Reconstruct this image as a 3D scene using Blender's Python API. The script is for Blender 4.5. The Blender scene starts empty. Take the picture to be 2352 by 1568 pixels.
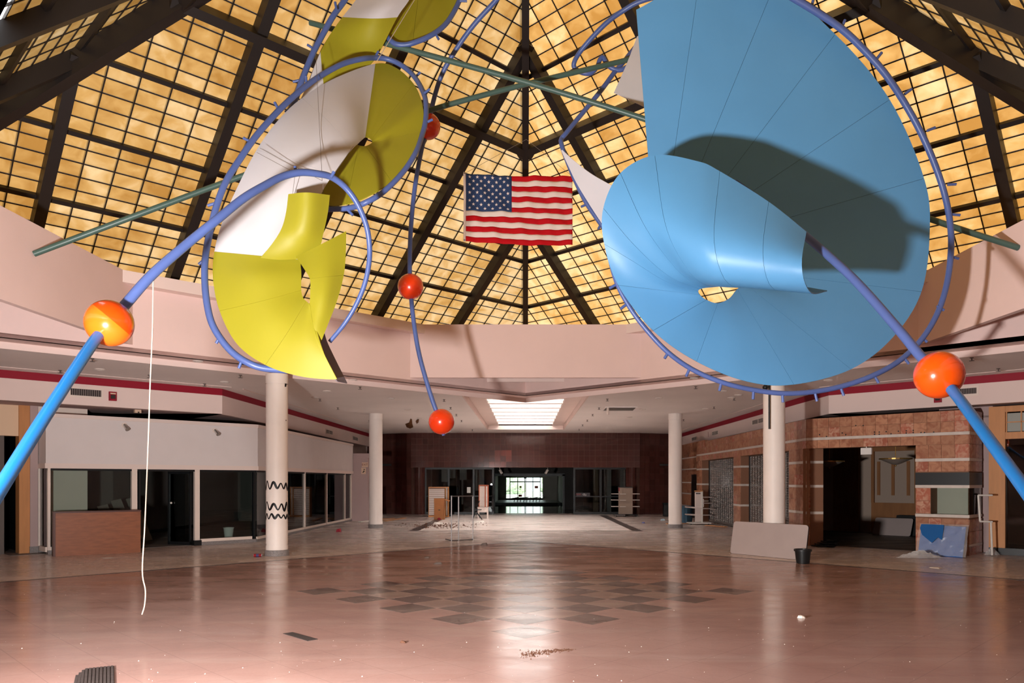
import bpy, bmesh, math, random
from mathutils import Vector, Matrix
from mathutils.geometry import tessellate_polygon

random.seed(7)
scene = bpy.context.scene
COL = scene.collection

# ------------------------------------------------------------------ camera
# the building's long axis is +Y, the camera stands at the origin, level, with a rising front (lens shift)
F, CX, CY, EYE = 1750.0, 1207.0, 1104.0, 1.75
cam_data = bpy.data.cameras.new('camera')
cam_data.sensor_width = 36.0
cam_data.lens = F / 2352.0 * 36.0
cam_data.shift_x = (1176.0 - CX) / 2352.0
cam_data.shift_y = (CY - 784.0) / 2352.0
cam_data.clip_end = 300
cam = bpy.data.objects.new('camera', cam_data)
cam.location = (0, 0, EYE)
cam.rotation_euler = (math.radians(90), 0, 0)
COL.objects.link(cam)
scene.camera = cam

# ------------------------------------------------------------------ world, sun, strobe, exposure
SKY, SUN, STROBE = 4.5, 16.0, 6700.0
world = bpy.data.worlds.new('sky')
scene.world = world
world.use_nodes = True
wn = world.node_tree.nodes
wn['Background'].inputs['Color'].default_value = (0.93, 0.97, 1.0, 1)
wn['Background'].inputs['Strength'].default_value = SKY
sun_data = bpy.data.lights.new('sun', 'SUN')
sun_data.energy = SUN
sun_data.angle = math.radians(2)
sun_data.color = (1.0, 0.93, 0.82)
sun = bpy.data.objects.new('sun', sun_data)
sun.rotation_euler = Vector((-0.45, -0.6, -0.66)).to_track_quat('-Z', 'Y').to_euler()
COL.objects.link(sun)
# the photographer's strobe on a low stand left of the camera (its shadows run right and up in the photograph)
st_data = bpy.data.lights.new('strobe', 'SPOT')
st_data.energy = STROBE
st_data.spot_size = math.radians(150)
st_data.spot_blend = 0.9
st_data.shadow_soft_size = 0.22
st_data.color = (1.0, 0.965, 0.94)
strobe = bpy.data.objects.new('strobe', st_data)
strobe.location = (-3.4, 2.6, 1.25)
strobe.rotation_euler = Vector((0.28, 0.88, 0.33)).to_track_quat('-Z', 'Y').to_euler()
COL.objects.link(strobe)
vs = scene.view_settings
vs.view_transform = 'Standard'
vs.look = 'None'
vs.gamma = 1.0
vs.exposure = 0.05
vs.use_curve_mapping = False
scene.cycles.max_bounces = 6
scene.cycles.diffuse_bounces = 4
scene.cycles.glossy_bounces = 3
scene.cycles.transmission_bounces = 4
scene.cycles.transparent_max_bounces = 8
scene.cycles.adaptive_min_samples = 20
scene.cycles.adaptive_threshold = 0.05
scene.cycles.use_light_tree = False
scene.cycles.sample_clamp_indirect = 8.0
scene.cycles.caustics_reflective = False
scene.cycles.caustics_refractive = False

# ------------------------------------------------------------------ helpers
def P(px, py, d):                       # a point seen at pixel px, py at depth d
    return Vector(((px - CX) / F * d, d, EYE - (py - CY) / F * d))
def G(px, py, z=0.0):                   # a point on the floor seen at pixel px, py
    d = F * (EYE - z) / (py - CY)
    return Vector(((px - CX) / F * d, d, z))
def V(*a):
    return Vector(a)
def srgb(r, g, b):
    f = lambda c: (c / 255 / 12.92) if c / 255 <= 0.04045 else ((c / 255 + 0.055) / 1.055) ** 2.4
    return (f(r), f(g), f(b), 1.0)

def tag(o, label=None, cat=None, group=None, kind=None):
    if label: o['label'] = label
    if cat: o['category'] = cat
    if group: o['group'] = group
    if kind: o['kind'] = kind
    return o
def empty(name, loc, label=None, cat=None, group=None, kind=None, rz=0.0):
    o = bpy.data.objects.new(name, None)
    o.location = loc
    o.rotation_euler = (0, 0, rz)
    o.empty_display_size = 0.2
    COL.objects.link(o)
    return tag(o, label, cat, group, kind)
def link(name, me, parent=None, mat=None):
    if mat is not None and len(me.materials) == 0:
        me.materials.append(mat)
    o = bpy.data.objects.new(name, me)
    COL.objects.link(o)
    if parent is not None:
        o.parent = parent
        par = parent
        M = Matrix.Identity(4)
        while par is not None:
            M = par.matrix_basis @ M
            par = par.parent
        o.matrix_basis = M.inverted()       # part vertices are written in world space
    return o
def meshdata(name, verts, faces, smooth=False):
    me = bpy.data.meshes.new(name)
    me.from_pydata([tuple(v) for v in verts], [], faces)
    if smooth:
        me.polygons.foreach_set('use_smooth', [True] * len(me.polygons))
    me.update()
    return me
class MB:
    """collects shapes for one mesh"""
    def __init__(s):
        s.v, s.f = [], []
    def add(s, verts, faces):
        n = len(s.v)
        s.v += [Vector(v) for v in verts]
        s.f += [tuple(i + n for i in f) for f in faces]
        return s
    def hexa(s, c):                     # 8 corners: bottom ring 0-3, top ring 4-7
        return s.add(c, [(3, 2, 1, 0), (4, 5, 6, 7), (0, 1, 5, 4), (1, 2, 6, 5), (2, 3, 7, 6), (3, 0, 4, 7)])
    def box(s, lo, hi):
        x0, y0, z0 = lo; x1, y1, z1 = hi
        return s.hexa([(x0, y0, z0), (x1, y0, z0), (x1, y1, z0), (x0, y1, z0), (x0, y0, z1), (x1, y0, z1), (x1, y1, z1), (x0, y1, z1)])
    def rbox(s, c, size, rz=0.0, rx=0.0, ry=0.0):   # centre, size, rotation
        M = Matrix.Rotation(rz, 3, 'Z') @ Matrix.Rotation(ry, 3, 'Y') @ Matrix.Rotation(rx, 3, 'X')
        a, b, h = [q / 2 for q in size]
        co = [(-a, -b, -h), (a, -b, -h), (a, b, -h), (-a, b, -h), (-a, -b, h), (a, -b, h), (a, b, h), (-a, b, h)]
        return s.hexa([M @ Vector(q) + Vector(c) for q in co])
    def bar(s, a, b, w, h, up=(0, 0, 1), drop=0.0): # a beam from a to b, w wide, h deep
        a, b = Vector(a), Vector(b)
        t = (b - a).normalized()
        side = t.cross(Vector(up)).normalized()
        n = side.cross(t).normalized()
        lo, hi = -h / 2 - drop, h / 2 - drop
        c = []
        for k in (lo, hi):
            c += [a - side * w / 2 + n * k, b - side * w / 2 + n * k, b + side * w / 2 + n * k, a + side * w / 2 + n * k]
        return s.hexa(c)
    def tube(s, pts, r, seg=10, caps=True):
        pts = [Vector(p) for p in pts]
        n = len(pts)
        rr = r if isinstance(r, (list, tuple)) else [r] * n
        tan = [(pts[min(i + 1, n - 1)] - pts[max(i - 1, 0)]).normalized() for i in range(n)]
        ref = Vector((0, 0, 1)) if abs(tan[0].z) < 0.9 else Vector((1, 0, 0))
        u = tan[0].cross(ref).normalized()
        vv, ff = [], []
        for i in range(n):
            if i:
                u = (u - tan[i] * u.dot(tan[i])).normalized()
            w = tan[i].cross(u)
            for k in range(seg):
                a = 2 * math.pi * k / seg
                vv.append(pts[i] + (u * math.cos(a) + w * math.sin(a)) * rr[i])
        for i in range(n - 1):
            for k in range(seg):
                ff.append((i * seg + k, i * seg + (k + 1) % seg, (i + 1) * seg + (k + 1) % seg, (i + 1) * seg + k))
        if caps:
            ff.append(tuple(range(seg - 1, -1, -1)))
            ff.append(tuple((n - 1) * seg + k for k in range(seg)))
        return s.add(vv, ff)
    def lathe(s, prof, c=(0, 0, 0), seg=24, a0=0.0, a1=2 * math.pi):   # profile of (radius, z)
        c = Vector(c)
        full = abs(a1 - a0 - 2 * math.pi) < 1e-6
        m = seg if full else seg + 1
        vv, ff = [], []
        for r, z in prof:
            for k in range(m):
                a = a0 + (a1 - a0) * k / seg
                vv.append(c + Vector((r * math.cos(a), r * math.sin(a), z)))
        for i in range(len(prof) - 1):
            for k in range(seg):
                k2 = (k + 1) % m
                ff.append((i * m + k, i * m + k2, (i + 1) * m + k2, (i + 1) * m + k))
        return s.add(vv, ff)
    def prism(s, poly, n):              # polygon extruded along vector n
        n = Vector(n)
        k = len(poly)
        vv = [Vector(p) for p in poly] + [Vector(p) + n for p in poly]
        ff = [tuple(range(k - 1, -1, -1)), tuple(range(k, 2 * k))]
        ff += [(i, (i + 1) % k, k + (i + 1) % k, k + i) for i in range(k)]
        return s.add(vv, ff)
    def sphere(s, c, r, seg=24, rings=14):
        prof = [(max(r * math.sin(math.pi * i / rings), 1e-4), -r * math.cos(math.pi * i / rings)) for i in range(rings + 1)]
        return s.lathe(prof, c, seg)
    def build(s, name, mat, parent=None, smooth=False, bevel=0.0, angle=None):
        me = meshdata(name, s.v, s.f, smooth)
        bm = bmesh.new()
        bm.from_mesh(me)
        bmesh.ops.recalc_face_normals(bm, faces=bm.faces)
        bm.to_mesh(me)
        bm.free()
        o = link(name, me, parent, mat)
        if smooth and angle:
            me.set_sharp_from_angle(angle=math.radians(angle))
        if bevel:
            m = o.modifiers.new('bevel', 'BEVEL')
            m.width = bevel
            m.segments = 2
            m.limit_method = 'ANGLE'
        return o
def struct(o):
    o['kind'] = 'structure'
    return o
class Fr:
    """a wall frame: origin o, u along the wall, n out of the wall; boxes are given in u, n, z"""
    def __init__(s, o, u, n):
        s.o, s.u, s.n = Vector(o), Vector(u).normalized(), Vector(n).normalized()
    def p(s, u, n, z):
        return s.o + s.u * u + s.n * n + Vector((0, 0, z))
    def box(s, mb, u0, u1, n0, n1, z0, z1):
        c = []
        for z in (z0, z1):
            c += [s.p(u0, n0, z), s.p(u1, n0, z), s.p(u1, n1, z), s.p(u0, n1, z)]
        return mb.hexa(c)
def flat(polys, holes=(), z=0.0):       # horizontal polygon with holes -> verts, faces
    rings = [[Vector((x, y, 0)) for x, y in polys]] + [[Vector((x, y, 0)) for x, y in h] for h in holes]
    tri = tessellate_polygon(rings)
    vv = [Vector((p.x, p.y, z)) for r in rings for p in r]
    return vv, [tuple(t) for t in tri]
def catmull(pts, n=8, closed=False):
    pts = [Vector(p) for p in pts]
    out = []
    m = len(pts)
    for i in range(m - 1):
        p0 = pts[max(i - 1, 0)]; p1 = pts[i]; p2 = pts[i + 1]; p3 = pts[min(i + 2, m - 1)]
        if i == 0: p0 = p1 * 2 - p2
        if i == m - 2: p3 = p2 * 2 - p1
        for k in range(n):
            t = k / n
            out.append(0.5 * ((2 * p1) + (p2 - p0) * t + (2 * p0 - 5 * p1 + 4 * p2 - p3) * t * t + (3 * p1 - p0 - 3 * p2 + p3) * t ** 3))
    out.append(pts[-1])
    return out
def resample(pts, n):
    L = [0.0]
    for a, b in zip(pts, pts[1:]):
        L.append(L[-1] + (b - a).length)
    out, j = [], 0
    for i in range(n):
        t = L[-1] * i / (n - 1)
        while j < len(L) - 2 and L[j + 1] < t: j += 1
        d = L[j + 1] - L[j]
        out.append(pts[j].lerp(pts[j + 1], 0 if d < 1e-9 else min(1, max(0, (t - L[j]) / d))))
    return out

# ------------------------------------------------------------------ materials
MATS = {}
def mat(name, col, rough=0.6, spec=0.5, metal=0.0, var=0.0, vscale=3.0, bump=0.0, bscale=40.0, coat=0.0, dark=None, stretch=(1, 1, 1)):
    m = bpy.data.materials.new(name)
    m.use_nodes = True
    nt = m.node_tree
    b = nt.nodes['Principled BSDF']
    b.inputs['Base Color'].default_value = col
    b.inputs['Roughness'].default_value = rough
    b.inputs['Specular IOR Level'].default_value = spec
    b.inputs['Metallic'].default_value = metal
    b.inputs['Coat Weight'].default_value = coat
    b.inputs['Coat Roughness'].default_value = 0.05
    if var > 0 or bump > 0:
        tc = nt.nodes.new('ShaderNodeTexCoord')
        mp = nt.nodes.new('ShaderNodeMapping')
        mp.inputs['Scale'].default_value = stretch
        nt.links.new(tc.outputs['Object'], mp.inputs['Vector'])
    if var > 0:
        nz = nt.nodes.new('ShaderNodeTexNoise')
        nz.inputs['Scale'].default_value = vscale
        nz.inputs['Detail'].default_value = 6
        nt.links.new(mp.outputs['Vector'], nz.inputs['Vector'])
        mx = nt.nodes.new('ShaderNodeMix')
        mx.data_type = 'RGBA'
        dk = dark if dark else tuple(c * (1 - var) for c in col[:3]) + (1,)
        mx.inputs[6].default_value = dk
        mx.inputs[7].default_value = col
        rp = nt.nodes.new('ShaderNodeMapRange')
        rp.inputs['From Min'].default_value = 0.35
        rp.inputs['From Max'].default_value = 0.65
        nt.links.new(nz.outputs['Fac'], rp.inputs['Value'])
        nt.links.new(rp.outputs['Result'], mx.inputs[0])
        nt.links.new(mx.outputs[2], b.inputs['Base Color'])
    if bump > 0:
        n2 = nt.nodes.new('ShaderNodeTexNoise')
        n2.inputs['Scale'].default_value = bscale
        n2.inputs['Detail'].default_value = 4
        nt.links.new(mp.outputs['Vector'], n2.inputs['Vector'])
        bp = nt.nodes.new('ShaderNodeBump')
        bp.inputs['Strength'].default_value = bump
        bp.inputs['Distance'].default_value = 0.01
        nt.links.new(n2.outputs['Fac'], bp.inputs['Height'])
        nt.links.new(bp.outputs['Normal'], b.inputs['Normal'])
    MATS[name] = m
    return m
def glass(name, tint=(0.92, 0.96, 0.95, 1), refl=0.06, rough=0.0):
    m = bpy.data.materials.new(name)
    m.use_nodes = True
    nt = m.node_tree
    nt.nodes.remove(nt.nodes['Principled BSDF'])
    tr = nt.nodes.new('ShaderNodeBsdfTransparent')
    tr.inputs['Color'].default_value = tint
    gl = nt.nodes.new('ShaderNodeBsdfGlossy')
    gl.inputs['Roughness'].default_value = rough
    fr = nt.nodes.new('ShaderNodeFresnel')
    fr.inputs['IOR'].default_value = 1.5
    mx = nt.nodes.new('ShaderNodeMixShader')
    nt.links.new(fr.outputs['Fac'], mx.inputs['Fac'])
    nt.links.new(tr.outputs['BSDF'], mx.inputs[1])
    nt.links.new(gl.outputs['BSDF'], mx.inputs[2])
    nt.links.new(mx.outputs['Shader'], nt.nodes['Material Output'].inputs['Surface'])
    MATS[name] = m
    return m

PINK = mat('pink_plaster', srgb(240, 211, 204), 0.85, 0.2, var=0.05, vscale=0.7, bump=0.15, bscale=120)
PINKL = mat('pale_pink_plaster', srgb(240, 217, 209), 0.85, 0.2, var=0.04, vscale=0.6, bump=0.1, bscale=120)
CEIL = mat('ceiling_paint', srgb(244, 234, 230), 0.9, 0.15, var=0.06, vscale=0.5)
RED = mat('red_stripe_paint', srgb(150, 22, 44), 0.6, 0.3)
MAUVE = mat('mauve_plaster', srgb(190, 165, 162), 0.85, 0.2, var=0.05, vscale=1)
CREAM = mat('cream_paint', srgb(238, 220, 208), 0.45, 0.4, var=0.04, vscale=2)
DARKMETAL = mat('bronze_black_metal', srgb(30, 24, 22), 0.5, 0.4)
BLACKF = mat('black_frame', srgb(22, 24, 26), 0.4, 0.4)
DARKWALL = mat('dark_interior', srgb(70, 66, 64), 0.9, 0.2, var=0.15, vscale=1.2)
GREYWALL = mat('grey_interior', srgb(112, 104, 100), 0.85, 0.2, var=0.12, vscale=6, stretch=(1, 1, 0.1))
STONE = mat('speckled_grey_stone', srgb(150, 142, 140), 0.6, 0.4, var=0.45, vscale=60)
GLASS = glass('clear_glass', (0.80, 0.86, 0.84, 1))
GLASSD = glass('smoked_glass', (0.62, 0.66, 0.66, 1))
def inst(name, me, parent, M):
    o = bpy.data.objects.new(name, me)
    COL.objects.link(o)
    if parent is not None:
        o.parent = parent
        W = Matrix.Identity(4)
        par = parent
        while par is not None:
            W = par.matrix_basis @ W
            par = par.parent
        o.matrix_basis = W.inverted() @ M
    else:
        o.matrix_basis = M
    return o
def axes(o, x, y, z):
    M = Matrix.Identity(4)
    for r in range(3):
        M[r][0], M[r][1], M[r][2], M[r][3] = x[r], y[r], z[r], o[r]
    return M
def onscreen(p, m=40):
    if p.y < 0.5: return False
    x = CX + F * p.x / p.y
    y = CY - F * (p.z - EYE) / p.y
    return -m < x < 2352 + m and -m < y < 1568 + m

# ------------------------------------------------------------------ key dimensions (metres)
YC = 12.43                     # middle of the atrium
ZC, ZS, ZRIM = 4.25, 4.38, 5.94
R_IN, R_OUT, R_BAND, FLAT = 11.09, 11.85, 10.70, 8.0
YBACK = 39.7
BCX, BCY = 8.24, 20.7          # corner of the bulkheads over the shop fronts
S2 = math.sqrt(0.5)

# ------------------------------------------------------------------ floor
def floor_mat(name, c1, c2, joint, jsize, jrot, jstr, rough, dust=0.25, streak=0.3, check=None):
    m = bpy.data.materials.new(name)
    m.use_nodes = True
    nt = m.node_tree
    N, L = nt.nodes, nt.links
    b = N['Principled BSDF']
    geo = N.new('ShaderNodeNewGeometry')
    def noise(scale, stretch=(1, 1, 1), rot=0.0, detail=6):
        mp = N.new('ShaderNodeMapping')
        mp.inputs['Scale'].default_value = stretch
        mp.inputs['Rotation'].default_value = (0, 0, rot)
        L.new(geo.outputs['Position'], mp.inputs['Vector'])
        nz = N.new('ShaderNodeTexNoise')
        nz.inputs['Scale'].default_value = scale
        nz.inputs['Detail'].default_value = detail
        nz.inputs['Roughness'].default_value = 0.65
        L.new(mp.outputs['Vector'], nz.inputs['Vector'])
        return nz.outputs['Fac']
    def rng(v, a, bb, lo=0.0, hi=1.0):
        r = N.new('ShaderNodeMapRange')
        r.inputs['From Min'].default_value = a
        r.inputs['From Max'].default_value = bb
        r.inputs['To Min'].default_value = lo
        r.inputs['To Max'].default_value = hi
        L.new(v, r.inputs['Value'])
        return r.outputs['Result']
    def mix(f, a, bb):
        x = N.new('ShaderNodeMix')
        x.data_type = 'RGBA'
        if isinstance(f, float): x.inputs[0].default_value = f
        else: L.new(f, x.inputs[0])
        for s, q in ((6, a), (7, bb)):
            if isinstance(q, tuple): x.inputs[s].default_value = q
            else: L.new(q, x.inputs[s])
        return x.outputs[2]
    col = mix(rng(noise(0.45), 0.35, 0.65), c1, c2)
    col = mix(rng(noise(38.0), 0.35, 0.7, 0, 0.22), col, tuple(c * 0.62 for c in c1[:3]) + (1,))          # terrazzo speck
    if check:
        mp = N.new('ShaderNodeMapping')
        mp.inputs['Scale'].default_value = check[2]
        L.new(geo.outputs['Position'], mp.inputs['Vector'])
        ck = N.new('ShaderNodeTexChecker')
        ck.inputs['Scale'].default_value = 1.0
        L.new(mp.outputs['Vector'], ck.inputs['Vector'])
        col = mix(rng(ck.outputs['Fac'], 0, 1, 0, 0.8), col, check[0])
    # rubbed-in dust and wheel marks, long across the hall
    col = mix(rng(noise(1.3, (0.25, 1.6, 1), 0.06), 0.5, 0.78, 0, streak), col, (0.62, 0.52, 0.46, 1))
    col = mix(rng(noise(2.1, (0.18, 2.2, 1), -0.12), 0.55, 0.8, 0, streak), col, tuple(c * 0.5 for c in c1[:3]) + (1,))
    col = mix(rng(noise(0.9), 0.62, 0.85, 0, dust), col, (0.20, 0.13, 0.10, 1))
    if joint:
        mp = N.new('ShaderNodeMapping')
        mp.inputs['Rotation'].default_value = (0, 0, jrot)
        mp.inputs['Scale'].default_value = (1 / jsize,) * 3
        L.new(geo.outputs['Position'], mp.inputs['Vector'])
        sp = N.new('ShaderNodeSeparateXYZ')
        L.new(mp.outputs['Vector'], sp.inputs['Vector'])
        ms = []
        for ax in ('X', 'Y'):
            fr = N.new('ShaderNodeMath'); fr.operation = 'FRACT'
            L.new(sp.outputs[ax], fr.inputs[0])
            lt = N.new('ShaderNodeMath'); lt.operation = 'LESS_THAN'
            lt.inputs[1].default_value = 0.012
            L.new(fr.outputs[0], lt.inputs[0])
            ms.append(lt.outputs[0])
        mxm = N.new('ShaderNodeMath'); mxm.operation = 'MAXIMUM'
        L.new(ms[0], mxm.inputs[0]); L.new(ms[1], mxm.inputs[1])
        col = mix(rng(mxm.outputs[0], 0, 1, 0, jstr), col, (0.12, 0.08, 0.07, 1))
    L.new(col, b.inputs['Base Color'])
    L.new(rng(noise(1.1, (0.5, 1.5, 1)), 0.3, 0.75, rough - 0.07, rough + 0.14), b.inputs['Roughness'])
    b.inputs['Specular IOR Level'].default_value = 0.5
    bp = N.new('ShaderNodeBump')
    bp.inputs['Strength'].default_value = 0.05
    bp.inputs['Distance'].default_value = 0.01
    L.new(noise(7.0, (0.5, 1.5, 1)), bp.inputs['Height'])
    L.new(bp.outputs['Normal'], b.inputs['Normal'])
    return m
FPINK = floor_mat('pink_terrazzo', srgb(178, 143, 134), srgb(162, 127, 118), True, 0.58, math.radians(45), 0.28, 0.17, 0.2, 0.24)
FBEIGE = floor_mat('beige_terrazzo', srgb(216, 199, 190), srgb(198, 179, 170), True, 0.60, 0.0, 0.2, 0.24, 0.22, 0.3)
FHALL = floor_mat('hall_tile', srgb(238, 214, 204), srgb(228, 202, 192), False, 0.6, 0.0, 0.2, 0.28, 0.1, 0.12,
                  check=(srgb(246, 238, 230), None, (1 / 0.62, 1 / 0.31, 1)))
FDARK = floor_mat('charcoal_terrazzo', srgb(112, 92, 88), srgb(98, 80, 76), False, 0.6, 0, 0, 0.18, 0.2, 0.35)
FBORD = floor_mat('border_terrazzo', srgb(80, 68, 66), srgb(68, 58, 56), False, 0.6, 0, 0, 0.3, 0.1, 0.15)
FMID = floor_mat('taupe_terrazzo', srgb(162, 136, 126), srgb(148, 124, 114), False, 0.6, 0, 0, 0.18, 0.2, 0.3)
FSHOP = floor_mat('shop_floor', srgb(120, 112, 108), srgb(96, 88, 84), False, 0.6, 0, 0, 0.5, 0.4, 0.3)

def diamond(R):
    return [(0, YC - R), (R, YC), (0, YC + R), (-R, YC)]
def plate(name, outer, holes, z, m, parent=None, thick=0.0):
    v, f = flat(outer, holes, z)
    mb = MB().add(v, f)
    o = mb.build(name, m, parent)
    return o
R_F, W_F = 9.72, 0.16
XW, YN = 24.0, -12.0
hall = [(-3.75, 26.8), (3.75, 26.8), (3.75, 38.9), (-3.75, 38.9)]
floor = struct(plate('floor', [(-XW, YN), (XW, YN), (XW, YBACK + 1.5), (-XW, YBACK + 1.5)], [[(0, YC + R_F + W_F), (-R_F - W_F, YC), (-14.0, YC - 4.28 + W_F), (-14.0, YN + .01), (14.0, YN + .01), (14.0, YC - 4.28 + W_F), (R_F + W_F, YC)], [(-4.1, 26.65), (4.1, 26.65), (4.1, 38.9), (-4.1, 38.9)]], 0.0, FBEIGE))
PINKPOLY = [(0, YC + R_F), (-R_F, YC), (-14.0, YC - 4.28), (-14.0, YN), (14.0, YN), (14.0, YC - 4.28), (R_F, YC)]
struct(plate('floor_atrium', PINKPOLY, [], 0.0, FPINK))
fa = bpy.data.objects['floor_atrium']
for sx in (-1, 1):                                   # charcoal border along the far sides
    pa_, pb_, pc_ = (0, YC + R_F), (sx * R_F, YC), (sx * 14.0, YC - 4.28)
    qa_, qb_, qc_ = (0, YC + R_F + W_F), (sx * (R_F + W_F), YC), (sx * 14.0, YC - 4.28 + W_F)
    for p0, p1, q0, q1 in ((pa_, pb_, qa_, qb_), (pb_, pc_, qb_, qc_)):
        MB().prism([(*p0, -.02), (*p1, -.02), (*q1, -.02), (*q0, -.02)], (0, 0, .021)).build('border_strip', FBORD, fa)
struct(plate('floor_hall', hall, [], 0.0, FHALL))
fh = bpy.data.objects['floor_hall']
for s in (-1, 1):
    MB().box((min(s * 3.75, s * 4.1), 26.8, -0.02), (max(s * 3.75, s * 4.1), 38.9, 0.001)).build('border_strip', FBORD, fh)
MB().box((-4.1, 26.65, -0.02), (4.1, 26.8, 0.001)).build('border_strip', FBORD, fh)
g = 0.81
def dtile():
    q = g / 2 - 0.006
    return MB().prism([(0, -q, -0.012), (q, 0, -0.012), (0, q, -0.012), (-q, 0, -0.012)], (0, 0, 0.013))
td, tm = dtile(), dtile()
med, mem = meshdata('dark_tile', td.v, td.f), meshdata('taupe_tile', tm.v, tm.f)
med.materials.append(FDARK); mem.materials.append(FMID)
for a in range(-4, 5):
    for b2 in range(-4, 5):
        if abs(a) + abs(b2) <= 4:
            inst('dark_tile', med, fa, Matrix.Translation((a * g, YC - 0.33 + b2 * g, 0.0)))
        if a < 4 and b2 < 4 and abs(a + .5) + abs(b2 + .5) <= 3.6:
            inst('taupe_tile', mem, fa, Matrix.Translation(((a + .5) * g, YC - 0.33 + (b2 + .5) * g, 0.0)))

# ------------------------------------------------------------------ ceiling with its diamond opening and the coffer of the far skylight
CW, CY1 = 1.83, 37.07
dz = R_OUT
CYN = -11.5                                            # end of the unseen coffer added behind the camera for fill light
hole = [(-CW, YC - dz + CW), (-CW, CYN), (CW, CYN), (CW, YC - dz + CW), (dz, YC), (CW, YC + dz - CW), (CW, CY1), (-CW, CY1), (-CW, YC + dz - CW), (-dz, YC)]
struct(plate('ceiling', [(-XW, YN), (XW, YN), (XW, YBACK + 1.5), (-XW, YBACK + 1.5)], [hole], ZC, CEIL))
ceil = bpy.data.objects['ceiling']
def ring(mb, R0, R1, z0, z1):                         # diamond ring between R0 and R1
    A, B = diamond(R0), diamond(R1)
    for k in range(4):
        j = (k + 1) % 4
        mb.hexa([V(*A[k], z0), V(*A[j], z0), V(*B[j], z0), V(*B[k], z0), V(*A[k], z1), V(*A[j], z1), V(*B[j], z1), V(*B[k], z1)])
    return mb
ring(MB(), R_OUT, R_OUT + 0.05, ZC - 0.001, ZS + 0.3).build('opening_step', PINKL, ceil)
ring(MB(), R_IN, R_OUT + 0.02, ZS, ZS + 0.08).build('opening_soffit', PINK, ceil)
# well walls
ww = struct(ring(MB(), R_IN, R_IN + 0.15, ZS, ZRIM).build('wall_atrium', PINK))
ca, cf = R_BAND - FLAT, FLAT                          # octagon corner: (ca, cf)
octo = [(ca, -cf), (cf, -ca), (cf, ca), (ca, cf), (-ca, cf), (-cf, ca), (-cf, -ca), (-ca, -cf)]
octo = [(x, YC + y) for x, y in octo]
mb = MB()
v, f = flat(diamond(R_IN + 1.6), [octo], ZRIM)
mb.add(v, f)
mb.build('rim_deck', PINK, ww)
# cap band on the diagonal sides
for sx, sy in ((1, 1), (-1, 1), (1, -1), (-1, -1)):
    n = V(sx * S2, sy * S2, 0)
    u = V(-sy * S2, sx * S2, 0)
    base = V(0, YC, 0) + n * (R_BAND * S2)
    hl = (FLAT - ca) * S2 
    fr = Fr(base, u, n)
    mbb = MB()
    fr.box(mbb, -hl - 0.0, hl + 0.0, 0.0, 0.30, ZRIM - 0.24, ZRIM + 0.002)
    mbb.build('cap_band', PINKL, ww)
# flat panels across the four corners of the diamond
for nx, ny in ((0, 1), (0, -1), (1, 0), (-1, 0)):
    n = V(nx, ny, 0)
    u = V(-ny, nx, 0)
    fr = Fr(V(0, YC, 0) + n * FLAT, u, n)
    e = R_IN - FLAT
    mbb = MB()
    fr.box(mbb, -e, e, 0.0, 0.12, 4.52 if ny >= 0 else 4.75, ZRIM + 0.003)
    mbb.build('corner_panel', PINK, ww)
# coffers with cross baffles: the far one, and one added behind the camera
IW = 1.30
for ya, yb in ((YC + R_OUT - CW, CY1), (YC - R_OUT + CW, CYN)):
    sg_ = 1 if yb > ya else -1
    lo_, hi_ = min(ya, yb), max(ya, yb)
    mb = MB()
    mb.box((-CW - .05, lo_, ZC - .001), (-CW, hi_, ZC + .25)).box((CW, lo_, ZC - .001), (CW + .05, hi_, ZC + .25)).box((-CW - .05, min(yb, yb + .05 * sg_), ZC - .001), (CW + .05, max(yb, yb + .05 * sg_), ZC + .25))
    mb.build('coffer_step', PINKL, ceil)
    mb = MB()
    mb.box((-CW, lo_, 4.44), (-IW, hi_, 4.50)).box((IW, lo_, 4.44), (CW, hi_, 4.50))
    mb.build('coffer_soffit', PINKL, ceil)
    mb = MB()                                              # well up to the glazing
    for s in (-1, 1):
        mb.hexa([(s * IW, lo_, 4.45), (s * (IW + .05), lo_, 4.45), (s * (IW + .05), hi_, 4.45), (s * IW, hi_, 4.45),
                 (s * IW, lo_, 4.75), (s * (IW + .05), lo_, 4.75), (s * (IW + .05), hi_, 4.75), (s * IW, hi_, 4.75)])
        mb.hexa([(s * IW, lo_, 4.75), (s * (IW + .05), lo_, 4.75), (s * (IW + .05), hi_, 4.75), (s * IW, hi_, 4.75),
                 (s * .98, lo_, 5.3), (s * 1.03, lo_, 5.35), (s * 1.03, hi_, 5.35), (s * .98, hi_, 5.3)])
    mb.box((-IW - .05, min(yb, yb + .06 * sg_), 4.44), (IW + .05, max(yb, yb + .06 * sg_), 5.35))
    mb.box((-IW - .05, min(ya, ya - .06 * sg_), 4.66), (IW + .05, max(ya, ya - .06 * sg_), 5.35))
    mb.build('coffer_well', PINKL, ceil)
    y = ya + 2.4 * sg_
    while (yb - y) * sg_ > .3:
        MB().box((-IW, min(y, y + .24 * sg_), 4.44), (IW, max(y, y + .24 * sg_), 4.60)).build('baffle', PINKL, ceil)
        y += 1.62 * sg_
OPAL = bpy.data.materials.new('opal_glazing')
OPAL.use_nodes = True
nt = OPAL.node_tree
nt.nodes.remove(nt.nodes['Principled BSDF'])
t = nt.nodes.new('ShaderNodeBsdfTranslucent')
t.inputs['Color'].default_value = (0.97, 0.97, 0.96, 1)
nt.links.new(t.outputs[0], nt.nodes['Material Output'].inputs['Surface'])
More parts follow.
